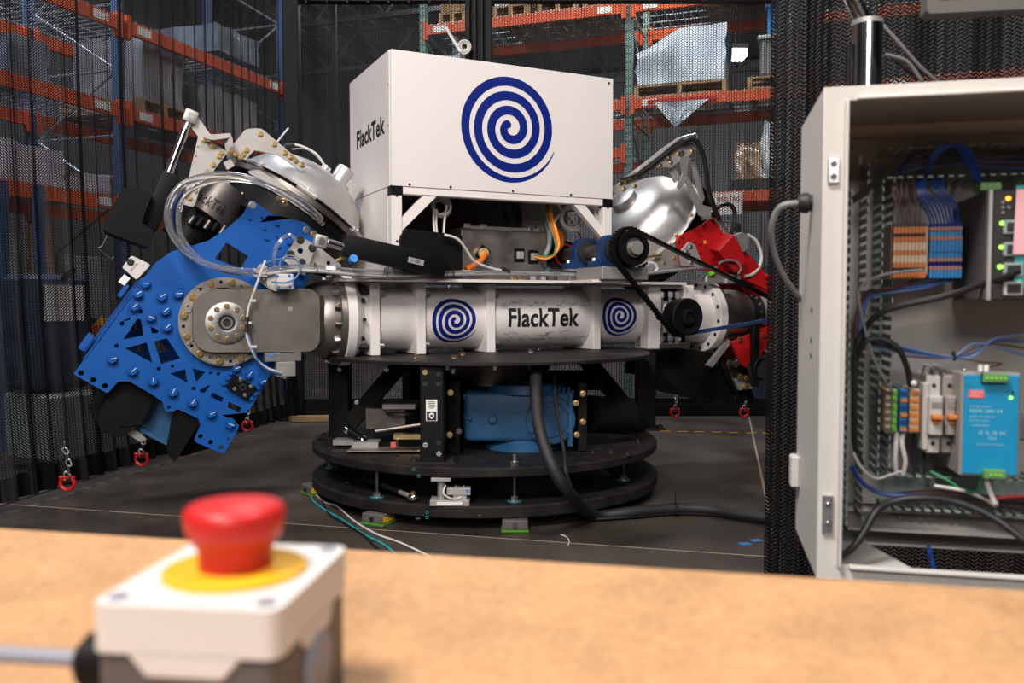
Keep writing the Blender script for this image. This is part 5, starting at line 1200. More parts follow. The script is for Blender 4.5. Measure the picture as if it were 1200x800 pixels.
gplate([(783, 198), (790, 195), (797, 207), (791, 214)], -.22, .012, name='strut', m='grey_metal', r=.005, **kw)
gplate([(824, 240), (834, 243), (833, 255), (826, 258)], -.26, .03, name='lug', m='grey_metal', r=.004, **kw)
gplate([(730, 213), (770, 184), (797, 163), (817, 157), (818, 161), (797, 168), (772, 188), (733, 217)], .06, .012, name='rear_plate', r=.004, **kw)
slabpoly('gas_strut', [(822, 216), (828, 220), (842, 240), (845, 255), (838, 252), (826, 235)], .02, .08, 'black_plastic', rb, vref=0, r=.006)
MB_ = thing('lever_base', 'grey folded bracket behind the belt beside the black vessel body', 'bracket', MF, M(790, 300, .05))
gplate([(757, 312), (785, 285), (800, 282), (812, 300), (812, 318), (760, 320)], -.12, .014, parent=MB_, m='grey_metal', bolts=((778, 308), (790, 302)), br=.01, holes=((800, 300, .012),))
# red cradle
red = thing('red_cradle', 'bright red cradle with folded box cover at the far right of the arm', 'cradle', MF, M(850, 330, .05))
VRd = -.16
slabpoly('front_plate', [(794, 283, .01), (796, 276, .03), (806, 272, .04), (820, 266, .06), (836, 254, .006), (850, 278), (880, 300, .03), (897, 320, .03), (912, 345), (860, 322), (812, 315), (800, 312)], VRd, VRd+.03, 'red_paint', red, vref=VRd, bevel=.002)
slabpoly('rear_plate', [(835, 300), (880, 300), (897, 320), (912, 350), (912, 440), (882, 425), (845, 420), (830, 400)], .16, .19, 'red_paint', red, vref=.16, bevel=.002)
slabpoly('rib', [(880, 300), (897, 318), (905, 335), (890, 335)], VRd+.03, .16, 'red_paint', red, vref=VRd, bevel=.002)
q0_ = [(831, 292), (847, 276), (859, 275), (876, 304), (864, 319), (845, 318)]
# folded box: a real box standing off the plate
bxp = [M(x, y, VRd-.12) for x, y in ((842, 294), (860, 275), (876, 306), (862, 320))]
ext = M(831, 291, VRd)-M(842, 294, VRd-.12); b = B(); b.prism(bxp, ext); part('box_cover', b, 'red_paint', red, bevel=.004)
for x, y in ((821, 275), (813, 282), (820, 285), (827, 288), (820, 295), (820, 305), (835, 302)): q = M(x, y, VRd); bolt(red, (q.x, VRd, q.z), (0, -1, 0), .013, .01, 'red_paint')
for x, y in ((796, 284), (800, 279), (835.5, 260)): q = M(x, y, VRd); bolt(red, (q.x, VRd-.001, q.z), (0, -1, 0), .008, .002, 'ink', hexa=False)
q = M(826, 283.5, VRd-.003); bx('sticker', red, q, (.02, .002, .022), 'yellow', None, 0, 'small yellow sticker')
for x, y in ((897, 324), (899, 330), (903, 336), (903, 324)): q = M(x, y, VRd); b = B(); b.cyl((q.x, VRd, q.z), (q.x, VRd-.05, q.z), .018, seg=14); part('knob', b, 'red_paint', red)
slabpoly('lower_arm', [(852, 400), (905, 378), (912, 384), (872, 432), (862, 425)], VRd-.05, VRd-.02, 'red_paint', red, vref=VRd)
gb3 = thing('red_cradle_bracket', 'grey bolted brackets on the face of the red cradle', 'bracket', MF, M(820, 300, -.08))
gplate([(797, 296), (808, 283), (814, 286), (825, 312), (800, 312)], -.22, .02, parent=gb3, bolts=((809, 289), (810, 307), (804, 295)), br=.012, bm='zinc', holes=((809, 298, .012),))
gplate([(863, 275), (870, 272), (878, 276), (877, 290), (871, 296), (866, 285)], -.22, .05, parent=gb3, m='grey_metal')
line('black conduit arching from the lever to behind the red cradle', [(824, 257, -.1), (836, 247, -.1), (846, 240, -.1), (856, 240, -.1), (861, 250, -.1), (859, 268, -.1), (855, 276, -.08)], .016, 'wire_black', 'conduit', 'cable')
line('black cable running down along the lever frame', [(801, 166, -.30), (812, 163, -.30), (820, 172, -.30), (826, 190, -.28), (829, 215, -.26), (834, 235, -.24), (843, 258, -.2)], .017, 'wire_black', 'conduit', 'cable')
line('thin braided lead crossing between lever and red cradle', [(825, 256, -.15), (835, 248, -.15), (842, 255, -.15), (852, 270, -.15)], .005, 'gold', 'wire', 'wire')
line('long black cable along the lever frame edge', [(728, 210, -.29), (745, 205, -.29), (760, 196, -.29), (780, 180, -.29), (800, 166, -.29)], .010, 'wire_black', 'cable', 'cable')
line('silver tube along the top of the lever frame', [(744, 203, -.28), (770, 183, -.28), (795, 164, -.28), (815, 158, -.28)], .012, 'alu', 'tube', 'tube')
line('white conduit looping right of the red cradle down to the stub shaft', [(876, 275, -.12), (886, 282, -.13), (892, 298, -.14), (890, 312, -.15), (882, 321, -.16), (872, 324, -.16)], .012, 'wire_white', 'conduit', 'cable')
line('black conduit hugging the white one right of the red cradle', [(889, 292, -.1), (894, 304, -.12), (889, 320, -.14), (872, 326, -.15)], .016, 'wire_black', 'conduit', 'cable')
line('thin turquoise wire over the grey bracket', [(874, 297, -.1), (884, 300, -.1), (890, 308, -.1)], .005, 'wire_teal', 'wire', 'wire')
line('pale looped cable behind the long belt', [(842, 309, -.3), (850, 305, -.3), (862, 306, -.3), (868, 314, -.3), (865, 321, -.3)], .008, 'wire_grey', 'cable', 'cable')
line('white bent tube by the black vessel body', [(760, 307, -.2), (767, 309, -.2), (770, 314, -.2), (768, 319, -.2)], .010, 'wire_white', 'tube', 'tube')
line('grey cables lying along the slab to the white flange', [(755, 321, -.3), (790, 317, -.3), (820, 314, -.25), (840, 314, -.2)], .010, 'wire_grey', 'cable', 'cable')
tb_ = thing('terminal_box', 'small metal connector box with a green plug above the stub shaft', 'connector box', MF, M(840, 332, -.15))
bx('body', tb_, M(833, 327, -.15), (.16, .1, .06), 'grey_metal', None, .01); bx('body', tb_, M(854, 327, -.17), (.13, .1, .065), 'grey_metal', None, .006)
bx('green_plug', tb_, M(833, 320, -.2), (.05, .05, .025), 'bright_green', Matrix.Rotation(-.4, 3, 'Y'), .004, 'bright green plug'); bx('orange_clip', tb_, M(852, 323.5, -.22), (.03, .02, .01), 'orange')
b = B(); b.tube([M(758, 301, -.15), M(775, 299, -.15)], .010, 10, 0); solo('gold_pin', 'short brass pin in the grey folded bracket', 'pin', b, 'gold', MF)
# black cowl and gear parts under the right end
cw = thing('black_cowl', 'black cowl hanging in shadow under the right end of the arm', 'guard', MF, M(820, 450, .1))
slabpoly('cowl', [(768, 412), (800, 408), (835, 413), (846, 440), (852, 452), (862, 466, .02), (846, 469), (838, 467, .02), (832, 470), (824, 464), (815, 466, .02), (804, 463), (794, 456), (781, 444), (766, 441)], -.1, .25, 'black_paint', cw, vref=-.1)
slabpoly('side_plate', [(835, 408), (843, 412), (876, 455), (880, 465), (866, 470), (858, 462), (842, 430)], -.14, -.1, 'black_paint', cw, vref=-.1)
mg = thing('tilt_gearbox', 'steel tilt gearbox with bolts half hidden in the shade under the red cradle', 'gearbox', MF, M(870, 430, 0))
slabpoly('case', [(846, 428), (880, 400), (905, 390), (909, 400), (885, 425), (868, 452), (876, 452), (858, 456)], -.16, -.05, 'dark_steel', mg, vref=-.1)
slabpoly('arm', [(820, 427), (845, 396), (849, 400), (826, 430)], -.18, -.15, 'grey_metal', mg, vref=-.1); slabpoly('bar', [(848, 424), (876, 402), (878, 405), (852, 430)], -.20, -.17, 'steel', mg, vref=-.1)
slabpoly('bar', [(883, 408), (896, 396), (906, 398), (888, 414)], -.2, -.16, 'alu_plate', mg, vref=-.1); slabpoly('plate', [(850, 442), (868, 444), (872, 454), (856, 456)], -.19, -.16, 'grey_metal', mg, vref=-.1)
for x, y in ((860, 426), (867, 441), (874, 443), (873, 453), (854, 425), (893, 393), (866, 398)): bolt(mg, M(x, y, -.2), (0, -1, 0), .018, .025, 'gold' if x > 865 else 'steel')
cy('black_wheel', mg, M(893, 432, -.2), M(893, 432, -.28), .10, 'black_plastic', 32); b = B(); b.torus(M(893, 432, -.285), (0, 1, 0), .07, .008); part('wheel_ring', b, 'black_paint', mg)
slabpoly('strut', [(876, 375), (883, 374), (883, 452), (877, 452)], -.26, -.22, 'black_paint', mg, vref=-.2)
# ================================================================== WORKBENCH AND EMERGENCY STOP
TZ = .985
e0_, e1_ = atZ(-60, 615, TZ), atZ(1250, 694, TZ); dr = (e1_-e0_).normalized(); ang_t = math.degrees(math.atan2(dr.y, dr.x))
TF = frame(((e0_+e1_)/2), ang_t)
tb = thing('workbench', 'particle board workbench top in the near foreground', 'workbench', TF, (0, -.4, -TZ))
b = B(); b.box((.1, -.375, -.009), (1.9, .75, .018), bev=.0012); part('tabletop', b, 'board', tb)
for x in (-.78, .98):
    for y in (-.05, -.7): b = B(); b.box((x, y, -.503), (.05, .05, TZ-.018)); part('leg', b, 'black_paint', tb)
b = B(); b.box((.1, -.05, -.05), (1.7, .03, .06)); part('rail', b, 'black_paint', tb); b = B(); b.box((.1, -.7, -.05), (1.7, .03, .06)); part('rail', b, 'black_paint', tb)
EZ = 1.045
c0 = [atZ(127, 706, EZ), atZ(335, 722, EZ), atZ(393, 640, EZ), atZ(222, 630, EZ)]
cc = sum(c0, Vector())/4
EF = frame((cc.x, cc.y, TZ), -6.5)
es = thing('emergency_stop', 'red mushroom emergency stop button on a white and grey box', 'emergency stop', EF, (0, 0, 0))
W2, D2 = .0335, .0385
f = flat_plate(roundpoly([(-W2, -D2), (W2, -D2), (W2, D2), (-W2, D2)], .006, 6), [], .040, Matrix.Translation((0, 0, .0205))); part('grey_base', f, 'estop_grey', es, 'dark grey lower half', bevel=.0015)
f = flat_plate(roundpoly([(-W2-.001, -D2-.001), (W2+.001, -D2-.001), (W2+.001, D2+.001), (-W2-.001, D2+.001)], .006, 6), [], .0175, Matrix.Translation((0, 0, .0512))); ld = part('white_lid', f, 'estop_white', es, bevel=.002)
for pts, F_ in (([(-.022, .044), (.022, .044), (.014, .0345), (-.014, .0345)], 'f'),):
    b = B(); b.prism([Vector((x, -D2-.001, z)) for x, z in pts], (0, .004, 0)); part('front_tongue', b, 'estop_white', ld, bevel=.0008)
b = B(); b.prism([Vector((W2-.003, y, z)) for y, z in ((-.020, .044), (.020, .044), (.013, .036), (-.013, .036))], (.004, 0, 0)); part('side_tongue', b, 'estop_white', ld)
b = B(); b.lathe([(0, 0), (.0135, 0), (.0135, .002), (.0105, .003), (0, .003)], (W2, .0, .024), (1, 0, 0), 32); part('knockout_plug', b, 'cable_grey', es, 'pale grey round side plug')
for sx in (-1, 1):
    for sy in (-1, 1): b = B(); b.lathe([(0, 0), (.0035, 0), (.0035, .0008), (.001, .0006), (0, .0002)], (sx*(W2-.006), sy*(D2-.006), .06), (0, 0, 1), 16); part('screw', b, 'cable_grey', ld)
b = B(); b.lathe([(0, 0), (.0272, 0), (.0272, .0018), (.0262, .0022), (0, .0022)], (.001, .001, .06), (0, 0, 1), 56); part('yellow_disc', b, 'yellow', es)
b = B(); b.lathe([(0, 0), (.0140, 0), (.0140, .006), (.0148, .0088), (.0172, .0118), (.0187, .0155), (.0193, .0200), (.0190, .0226), (.0170, .0243), (.0105, .0254), (0, .0258)], (.001, .001, .0622), (0, 0, 1), 64); part('red_button', b, 'estop_red', es, sharp=60)
b = B(); b.lathe([(0, 0), (.0125, 0), (.0125, .003), (.0105, .004), (.0105, .012), (.0075, .015), (0, .015)], (-W2, -.022, .032), (-1, 0, 0), 12); part('cable_gland', b, 'black_plastic', es)
b = B(); b.tube([(-W2-.012, -.022, .032), (-W2-.04, -.0225, .0325), (-W2-.08, -.021, .032), (-W2-.14, -.012, .026), (-W2-.22, .01, .006), (-W2-.3, .02, .004)], .0032, 10, 6); part('cable', b, 'cable_grey', es, 'light grey cable')

# ================================================================== OPEN CONTROL CABINET
kc = thing('control_cabinet', 'open light grey control cabinet full of terminal blocks and wiring', 'cabinet', KF, (.25, .12, .80))
q00, q01 = K(961.5, 103, 0), K(957, 677, 0)
CZ0, CZ1 = q01.z, q00.z; CW, CD = .50, .235
b = B(); b.box((.001, CD/2, (CZ0+CZ1)/2), (.003, CD, CZ1-CZ0)); b.box((CW, CD/2, (CZ0+CZ1)/2), (.003, CD, CZ1-CZ0)); sp_ = B()
b.bm.free(); sp_.bm.free()
bx('side_wall', kc, (.0015, CD/2, (CZ0+CZ1)/2), (.003, CD, CZ1-CZ0), 'cabinet', None, .001)
bx('side_wall', kc, (CW, CD/2, (CZ0+CZ1)/2), (.003, CD, CZ1-CZ0), 'cabinet', None, .001)
bx('top_wall', kc, (CW/2, CD/2, CZ1-.0015), (CW-.004, CD, .003), 'cabinet', None, .001)
bx('back_wall', kc, (CW/2, CD, (CZ0+CZ1)/2), (CW-.004, .003, CZ1-CZ0-.004), 'cabinet', None, .001)
# floor with gland opening
g0, g1 = K(1085, 600, .0), None
f = flat_plate([Vector(p) for p in ((0.003, 0), (CW-.003, 0), (CW-.003, CD-.003), (.003, CD-.003))], [[Vector(p) for p in ((.125, .04), (CW-.05, .04), (CW-.05, .165), (.085, .165))]], .003, Matrix.Translation((0, 0, CZ0+.003))); part('floor_wall', f, 'cabinet', kc)
LIP = .025
ring_o = [Vector((0, CZ0)), Vector((CW, CZ0)), Vector((CW, CZ1)), Vector((0, CZ1))]
ring_i = [Vector((LIP, CZ0+.019)), Vector((CW-LIP, CZ0+.019)), Vector((CW-LIP, CZ1-.017)), Vector((LIP, CZ1-.017))]
f = flat_plate(ring_o, [ring_i], .003, Matrix.Translation((0, .0, 0)) @ UZ); part('door_frame', f, 'cabinet', kc, bevel=.0008)
b = B(); b.box((LIP+.001, -.005, (CZ0+CZ1)/2), (.004, .012, CZ1-CZ0-.034)); b.box((CW/2+.01, -.005, CZ0+.018), (CW-.055, .012, .004)); b.box((CW/2+.01, -.005, CZ1-.016), (CW-.055, .012, .004)); part('seal_lip', b, 'cabinet', kc, bevel=.001)
for py0, py1 in ((185, 215), (580, 625)):
    a_, c_ = K(975, py0, -.004), K(972, py1, -.004); h_ = bx('hinge', kc, ((.012), -.004, (a_.z+c_.z)/2), (.013, .005, a_.z-c_.z), 'zinc', None, .001)
    for f_ in (.25, .75): bolt(h_, (.012, -.0065, c_.z+(a_.z-c_.z)*f_), (0, -1, 0), .003, .002, 'chrome', hexa=False)
a_ = K(928, 590, .16); bx('wall_bracket', kc, (-.006, .205, 1.15-.245), (.012, .03, .045), 'cabinet', None, .002)
for z in (CZ0+.29, CZ0+.33, CZ0+.27): b = B(); b.cyl((-.001, .08, z), (.001, .08, z), .004, seg=14); part('side_hole', b, 'ink', kc)
# mounting plate
MP = CD-.022
bx('mounting_plate', kc, (CW/2+.01, MP, (CZ0+CZ1)/2+.012), (CW-.07, .003, CZ1-CZ0-.075), 'cabinet_plate', None, 0)
# back channel seen at far left and top inside
def duct(name, x0, x1, z0, z1, d0, d1, vertical, pitch=.0125, label=None):
    """slotted wiring duct: base plus two comb sides"""
    o = bx(name, kc, ((x0+x1)/2, d1-.001, (z0+z1)/2), (x1-x0, .002, z1-z0), 'duct', None, 0, label)
    fb = B(); L = (z1-z0) if vertical else (x1-x0); n = int(L/pitch)
    for i in range(n):
        s = (i+.5)*pitch
        for e in (0, 1):
            if vertical: fb.box(((x0, x1)[e], (d0+d1)/2, z0+s), (.0018, d1-d0, pitch*.55)); 
            else: fb.box((x0+s, (d0+d1)/2, (z0, z1)[e]), (pitch*.55, d1-d0, .0018))
    part('comb', fb, 'duct', o, kind='stuff')
    return o
def kx(px, py, d): return K(px, py, d).x
def kz(px, py, d): return K(px, py, d).z
dv = duct('wiring_duct', kx(1008, 400, .19), kx(1020, 400, .12), kz(1010, 640, .17), kz(1010, 180, .17), .15, MP, True)
x0d, x1d = kx(1000, 400, .15), kx(1043, 400, .15)
duct('wiring_duct', .034, .050, CZ0+.04, CZ1-.10, .10, .17, True)
dl = duct('wiring_duct', kx(1031, 400, .15), kx(1044, 400, .15), kz(1040, 560, .15), kz(1040, 205, .15), .145, MP, True)
zt0, zt1 = kz(1100, 207, .14), kz(1100, 172, .14)
duct('wiring_duct', kx(1035, 200, .15), CW-.04, zt0, zt1, .135, MP, False)
zb0, zb1 = kz(1100, 600, .14), kz(1100, 560, .14)
duct('wiring_duct', kx(1035, 580, .15), CW-.04, zb0, zb1, .145, MP, False)
bx('cable_shelf', kc, (CW/2+.02, .165, CZ0+.035), (CW-.07, .10, .003), 'cabinet_plate', None, 0)
for (za, d_) in ((kz(1100, 295, .17), 0), (kz(1100, 500, .17), 0)):
    bx('din_rail', kc, (CW/2+.03, MP-.006, za), (CW-.16, .008, .035), 'zinc', None, .001)
# terminal strips: each block a sub-part
def terminals(name, px0, px1, py0, py1, d, n, cols, label):
    xa, xb, zt_, zb_ = kx(px0, 300, d), kx(px1, 300, d), kz(px0, py0, d), kz(px0, py1, d)
    body = B(); body.box(((xa+xb)/2, (d+MP)/2+.004, (zt_+zb_)/2), (xb-xa, MP-d-.01, zt_-zb_)); st_ = part(name, body, cols[0], kc, label)
    pw_ = (xb-xa)/n; ms = {}
    for i in range(n):
        H = zt_-zb_; z = zt_
        key = 0
        if key not in ms:
            lst = []
            for (h_, m, dd) in cols[1]:
                bb = B(); bb.box((0, dd/2, -h_*H/2), (pw_*.86, .008-dd, h_*H*.96)); me = bb.mesh(name); me.materials.append(X[m]); lst.append((me, h_))
            ms[key] = lst
        zz = z
        for me, h_ in ms[key]:
            o = part('terminal_block', me, None, st_); 
            o.location = Vector((xa+pw_*(i+.5), d-.002, zz))-BASE[kc]+BASE[kc]; o.location = (xa+pw_*(i+.5), d-.002, zz); zz -= h_*H
    return st_
STo = [(.07, 'ink', .003), (.12, 'orange', 0), (.06, 'ink', .003), (.10, 'orange', 0), (.15, 'beige', 0), (.08, 'orange', 0), (.14, 'beige', .001), (.09, 'orange', 0), (.05, 'ink', .003), (.14, 'orange', 0)]
STb = [(.07, 'logo_blue', .003), (.06, 'muted_red', 0), (.11, 'terminal_blue', .003), (.07, 'muted_red', 0), (.22, 'terminal_blue', 0), (.10, 'terminal_blue', .002), (.07, 'muted_red', 0), (.08, 'logo_blue', .003), (.07, 'muted_red', 0), (.15, 'terminal_blue', 0)]
def fix(cols): return cols
terminals('orange_terminals', 1045.5, 1084, 262, 326, .135, 9, ('beige', STo), 'orange and beige terminal strip')
terminals('blue_terminals', 1088, 1126, 262, 326, .135, 9, ('terminal_blue', STb), 'blue terminal strip')
bx('end_clamp', kc, (kx(1086, 300, .13), .155, (kz(1086, 262, .13)+kz(1086, 326, .13))/2), (.0035, .05, .065), 'beige')
tg = K(1046, 478, .13)
for i, (px, m, lab) in enumerate(((1041, 'beige', None), (1048.5, 'bright_green', 'green and yellow earth terminals'), (1059, 'terminal_blue', 'blue terminals'), (1072, 'orange', 'orange and beige lower terminals'))):
    xx = kx(px, 475, .13); wdt = (.007, .006, .009, .012)[i]; zt_, zb_ = kz(px, 456, .13), kz(px, 507, .13)
    o = bx('terminal_stack', kc, (xx, .16, (zt_+zb_)/2), (wdt, .06, zt_-zb_), m if m != 'orange' else 'beige', None, .001, lab)
    for k in range(6):
        bx('terminal_lever', o, (xx, .129, zb_+(zt_-zb_)*(k+.5)/6), (wdt*.9, .004, (zt_-zb_)/12), {'beige': 'dark_grey', 'bright_green': 'green', 'terminal_blue': 'wire_blue' if k % 2 else 'orange', 'orange': 'orange'}[m], None, 0)
# circuit breakers
for i, (pa, pb) in enumerate(((1087, 1104), (1106, 1122))):
    xa, xb = kx(pa, 480, .115), kx(pb, 480, .115); zt_, zb_ = kz(pa, 440, .115), kz(pa, 532, .115); xm = (xa+xb)/2; H = zt_-zb_
    o = bx('circuit_breaker', kc, (xm, .165, (zt_+zb_)/2), (xb-xa, .085, H), ('breaker', 'breaker_dull')[i], None, .002)
    bx('nose', o, (xm, .118, (zt_+zb_)/2), (xb-xa-.001, .022, H*.5), ('breaker', 'breaker_dull')[i], None, .002)
    bx('toggle', o, (xm, .103, (zt_+zb_)/2-.001), ((xb-xa)*.8, .012, .006), 'orange', None, .001, 'orange toggle'); bx('toggle_base', o, (xm, .106, (zt_+zb_)/2-.007), ((xb-xa)*.5, .004, .008), 'orange', None, .001)
    for s in (-1, 1): b = B(); b.cyl((xm, .122, (zt_+zb_)/2+s*H*.37), (xm, .1215, (zt_+zb_)/2+s*H*.37), .0028, seg=14); part('screw_hole', b, 'ink', o)
    bx('print', o, (xm, .1067, (zt_+zb_)/2+.014), ((xb-xa)*.7, .0006, .008), 'wire_grey', None, 0)
bx('breaker_side', kc, (kx(1081, 480, .14), .165, kz(1081, 486, .14)), (.008, .09, .09), 'breaker', None, .002)
# blue power supply
D_ = .085; xa, xb = kx(1125, 495, D_), kx(1196, 495, D_); zt_, zb_ = kz(1128, 436, D_), kz(1125, 557, D_); xm, zm_ = (xa+xb)/2, (zt_+zb_)/2
ps = bx('power_supply', kc, (xm, (D_+MP)/2, zm_), (xb-xa, MP-D_, zt_-zb_), 'cabinet_plate', None, .002, 'power supply with blue front')
bx('blue_front', ps, (xm, D_-.001, zm_), ((xb-xa)*.91, .003, (zt_-zb_)*.955), 'psu_blue', None, .001, 'bright blue printed front')
for zz, fr, n_ in ((zt_-.006, .42, 5), (zb_+.005, .36, 3)):
    bx('green_connector', ps, (xm+(.002 if n_ == 5 else .004), D_-.006, zz), ((xb-xa)*fr, .012, .011), 'green', None, .001)
    for k in range(n_): b = B(); xk = xm+(.002 if n_ == 5 else .004)+((k-(n_-1)/2)*.0052); b.cyl((xk, D_-.012, zz), (xk, D_-.0135, zz), .0016, seg=10); part('connector_screw', b, 'bright_green', ps)
bx('red_badge', ps, (xm-.018, D_-.003, zt_-.027), (.018, .001, .010), 'soft_red', None, 0, 'small red badge')
b = text_bm('MEAN\nWELL', .008, .013, .02); b.bm.transform(Matrix.Translation((xm-.018, D_-.0038, zt_-.027)) @ UZ); part('badge_lettering', b, 'pink', ps)
for k, (s, h_, w_, dx, dz) in enumerate((('POWER SUPPLY', .0024, .026, -.012, -.043), ('NDR-240-24', .0042, .038, -.006, -.0485), ('INPUT 100-240VAC', .0022, .03, -.01, -.056), ('OUTPUT 24VDC', .0022, .024, -.013, -.061), ('LISTED', .0022, .02, -.012, -.067), ('CE  UL  CB  EAC', .005, .032, .002, -.076), ('TUV', .004, .010, .002, -.083), ('INDUSTRIAL CONTROL', .002, .032, .0, -.091))):
    b = text_bm(s, h_, w_, .01); b.bm.transform(Matrix.Translation((xm+dx, D_-.003, zt_+dz)) @ UZ); part('lettering', b, 'print_pale', ps)
b = B(); b.cyl((xm+.022, D_-.002, zt_-.031), (xm+.022, D_-.004, zt_-.031), .0018, seg=14); part('status_led', b, 'led_green', ps, 'lit green status light')
b = B(); b.cyl((xm+.024, D_-.002, zt_-.024), (xm+.024, D_-.004, zt_-.024), .0016, seg=14); part('trimmer', b, 'ink', ps)
for k in range(9): bx('vent_slot', ps, (xa+.0, D_+.02+k*.008, zm_), (.0006, .003, .06), 'ink', None, 0)
# network switch at right
D_ = .06; xs0, xs1, xs2 = kx(1157, 280, D_), kx(1162, 280, D_), kx(1270, 280, D_); zt_, zb_ = kz(1165, 222, D_), kz(1165, 352, D_)
sw = bx('network_switch', kc, ((xs0+xs2)/2, (D_+MP)/2-.005, (zt_+zb_)/2), (xs2-xs0, MP-D_-.02, zt_-zb_), 'dark_grey', None, .002, 'dark grey network switch')
bx('front_edge', sw, ((xs0+xs1)/2, D_-.001, (zt_+zb_)/2), (xs1-xs0, .005, zt_-zb_), 'alu_plate', None, .001); bx('front_panel', sw, ((xs1+xs2)/2, D_-.001, (zt_+zb_)/2), (xs2-xs1, .004, (zt_-zb_)*.98), 'ink', None, .001)
for (px, py, m, r) in ((1181.5, 232.5, 'led_orange', .003), (1174, 261.5, 'led_green', .0024), (1173, 289.5, 'led_green', .0024), (1177, 289.5, 'led_green', .0015), (1171.5, 312.5, 'led_green', .0026), (1176, 312.5, 'led_green', .0015), (1194, 330, 'led_green', .0024)):
    q = K(px, py, D_-.004); b = B(); b.cyl(q, q+Vector((0, -.001, 0)), r, seg=14); part('led', b, m, sw, 'lit %s indicator' % ('orange' if m == 'led_orange' else 'green'))
bx('teal_strip', sw, K(1197, 278, D_-.004), (.014, .002, .125), 'teal', None, 0, 'teal label strip'); q = K(1203, 260, D_-.008); bx('pink_tag', sw, q, (.026, .001, .078), 'pink', Matrix.Rotation(.03, 3, 'Y'), 0, 'pink paper tag')
for py in (266, 292, 316, 338): q = K(1187, py, D_-.004); bx('socket', sw, q, (.022, .006, .017), 'duct' if py != 338 else 'breaker', None, .001); bx('socket_hole', sw, q+Vector((0, -.0035, 0)), (.015, .001, .011), 'ink', None, 0)
for px, py in ((1175, 237), (1175, 243), (1182, 243), (1175, 249)): q = K(px, py, D_-.004); b = B(); b.cyl(q, q+Vector((0, -.001, 0)), .002, seg=10); part('led', b, 'wire_grey', sw)
q = K(1157, 220, .09); bx('green_connector', kc, q, (.024, .03, .010), 'green', None, .001)
# wiring inside (all part of the cabinet)
def kw_(name, pts, r, m, label=None, seg=8):
    b = B(); b.tube([K(x, y, d) for x, y, d in pts], r, seg, 6); return part(name, b, m, kc, label)
rk = random.Random(3)
for i in range(7):
    x1 = 1047+i*5.2; xs = 1047+i*4; kw_('brown_wire', [(xs, 206, .15), (xs+rk.uniform(-3, 5), 222, .14), (x1+rk.uniform(-4, 6), 240, .14), (x1, 252, .14), (x1, 263, .14)], .0013, 'wire_brown', seg=6)
for i in range(9):
    x1 = 1091+i*4.1; xs = (1073+i*2.5) if i < 5 else (1092+(i-5)*4); kw_('blue_wire', [(xs, 206, .15), (xs+2, 222, .135), (x1-10+i*.8, 240, .135), (x1-2, 254, .14), (x1, 263, .14)], .0015, 'wire_blue', seg=6)
for i in range(4): kw_('blue_wire', [(1090-i*2, 206, .14), (1090+i*1.5, 186, .11), (1103+i*3, 172, .10), (1120+i*4, 172, .10), (1136+i*3, 196, .12), (1144+i*2, 212, .13)], .0016, 'wire_blue', seg=6)
for i in range(9): kw_('dark_wire', [(1045+i*2, 205-i*2, .16), (1080, 196-i*2.4, .15), (1120, 192-i*2.4, .15), (1165, 196-i*2, .15), (1215, 198-i*3, .15)], .0017, 'wire_black' if i % 3 else 'wire_blue', seg=6)
for i in range(4): kw_('black_wire', [(996, 234+i*2, .13), (1012, 222+i*2, .13), (1030, 208+i, .135), (1050, 196, .14)], .0018, 'wire_black', seg=6)
for i in range(5): kw_('blue_wire', [(1124-i*5, 326, .14), (1108-i*3, 330+i, .14), (1075, 334+i*1.3, .14), (1040, 338+i*1.5, .145), (1015+i, 345+i, .15), (1008+i, 370, .15), (1005+i, 400, .15)], .0015, 'wire_lightblue' if i % 2 else 'wire_blue', seg=6)
for i in range(3): kw_('brown_wire', [(1070+i*4, 326, .14), (1058+i*3, 334, .14), (1035, 338+i, .14), (1014+i*2, 343, .145), (1003+i*1.5, 370, .15), (1002+i, 410, .15)], .0013, 'wire_brown', seg=6)
kw_('grey_wire', [(1082, 316, .11), (1060, 318, .11), (1035, 322, .11), (1014, 331, .11), (1006, 345, .11), (1010, 370, .11), (1016, 395, .11), (1024, 420, .11), (1035, 442, .11), (1047, 460, .12)], .002, 'wire_grey', 'thin grey wire looping down')
kw_('black_cable', [(1195, 316, .04), (1176, 325, .05), (1150, 333, .07), (1110, 346, .09), (1060, 357, .1), (1030, 368, .11), (1012, 388, .12), (1003, 415, .12), (1001, 480, .12), (1002, 520, .13), (1010, 545, .13)], .0042, 'wire_black', 'thick black network cable', 10)
kw_('black_cable', [(1004, 420, .12), (1014, 400, .11), (1034, 397, .11), (1052, 408, .11), (1062, 428, .115), (1067, 452, .13)], .004, 'wire_black', None, 10)
for i, m in enumerate(('wire_lightblue', 'wire_blue', 'wire_brown', 'wire_lightblue')): kw_('blue_wire' if i != 2 else 'brown_wire', [(1008, 392+i*2, .13), (1030, 400+i*3, .12), (1060, 407+i*2, .12), (1100, 416+i, .12), (1118, 418, .12), (1140, 410-i*5+8, .12), (1165, 397+i*3, .12), (1200, 392+i*8, .12)], .0014, m, seg=6)
kw_('purple_wire', [(1060, 417, .12), (1100, 420, .12), (1120, 419, .12), (1150, 424, .12), (1174, 426, .12), (1160, 430, .11), (1150, 436, .09)], .0012, 'wire_brown', seg=6)
b = B(); b.torus(K(1118, 417, .12), (1, 0, .1), .005, .0018, 14, 6); part('cable_tie', b, 'ink', kc)
for x in (1051, 1058): kw_('white_cable', [(x, 507, .14), (x-1, 520, .135), (x-2 if x < 1055 else x+3, 540, .135), (x, 556, .14)], .003, 'wire_white', 'white sleeved cable')
for x in (1071, 1083): kw_('black_wire', [(x, 507, .15), (x, 540, .15), (x, 556, .15)], .0022, 'wire_black')
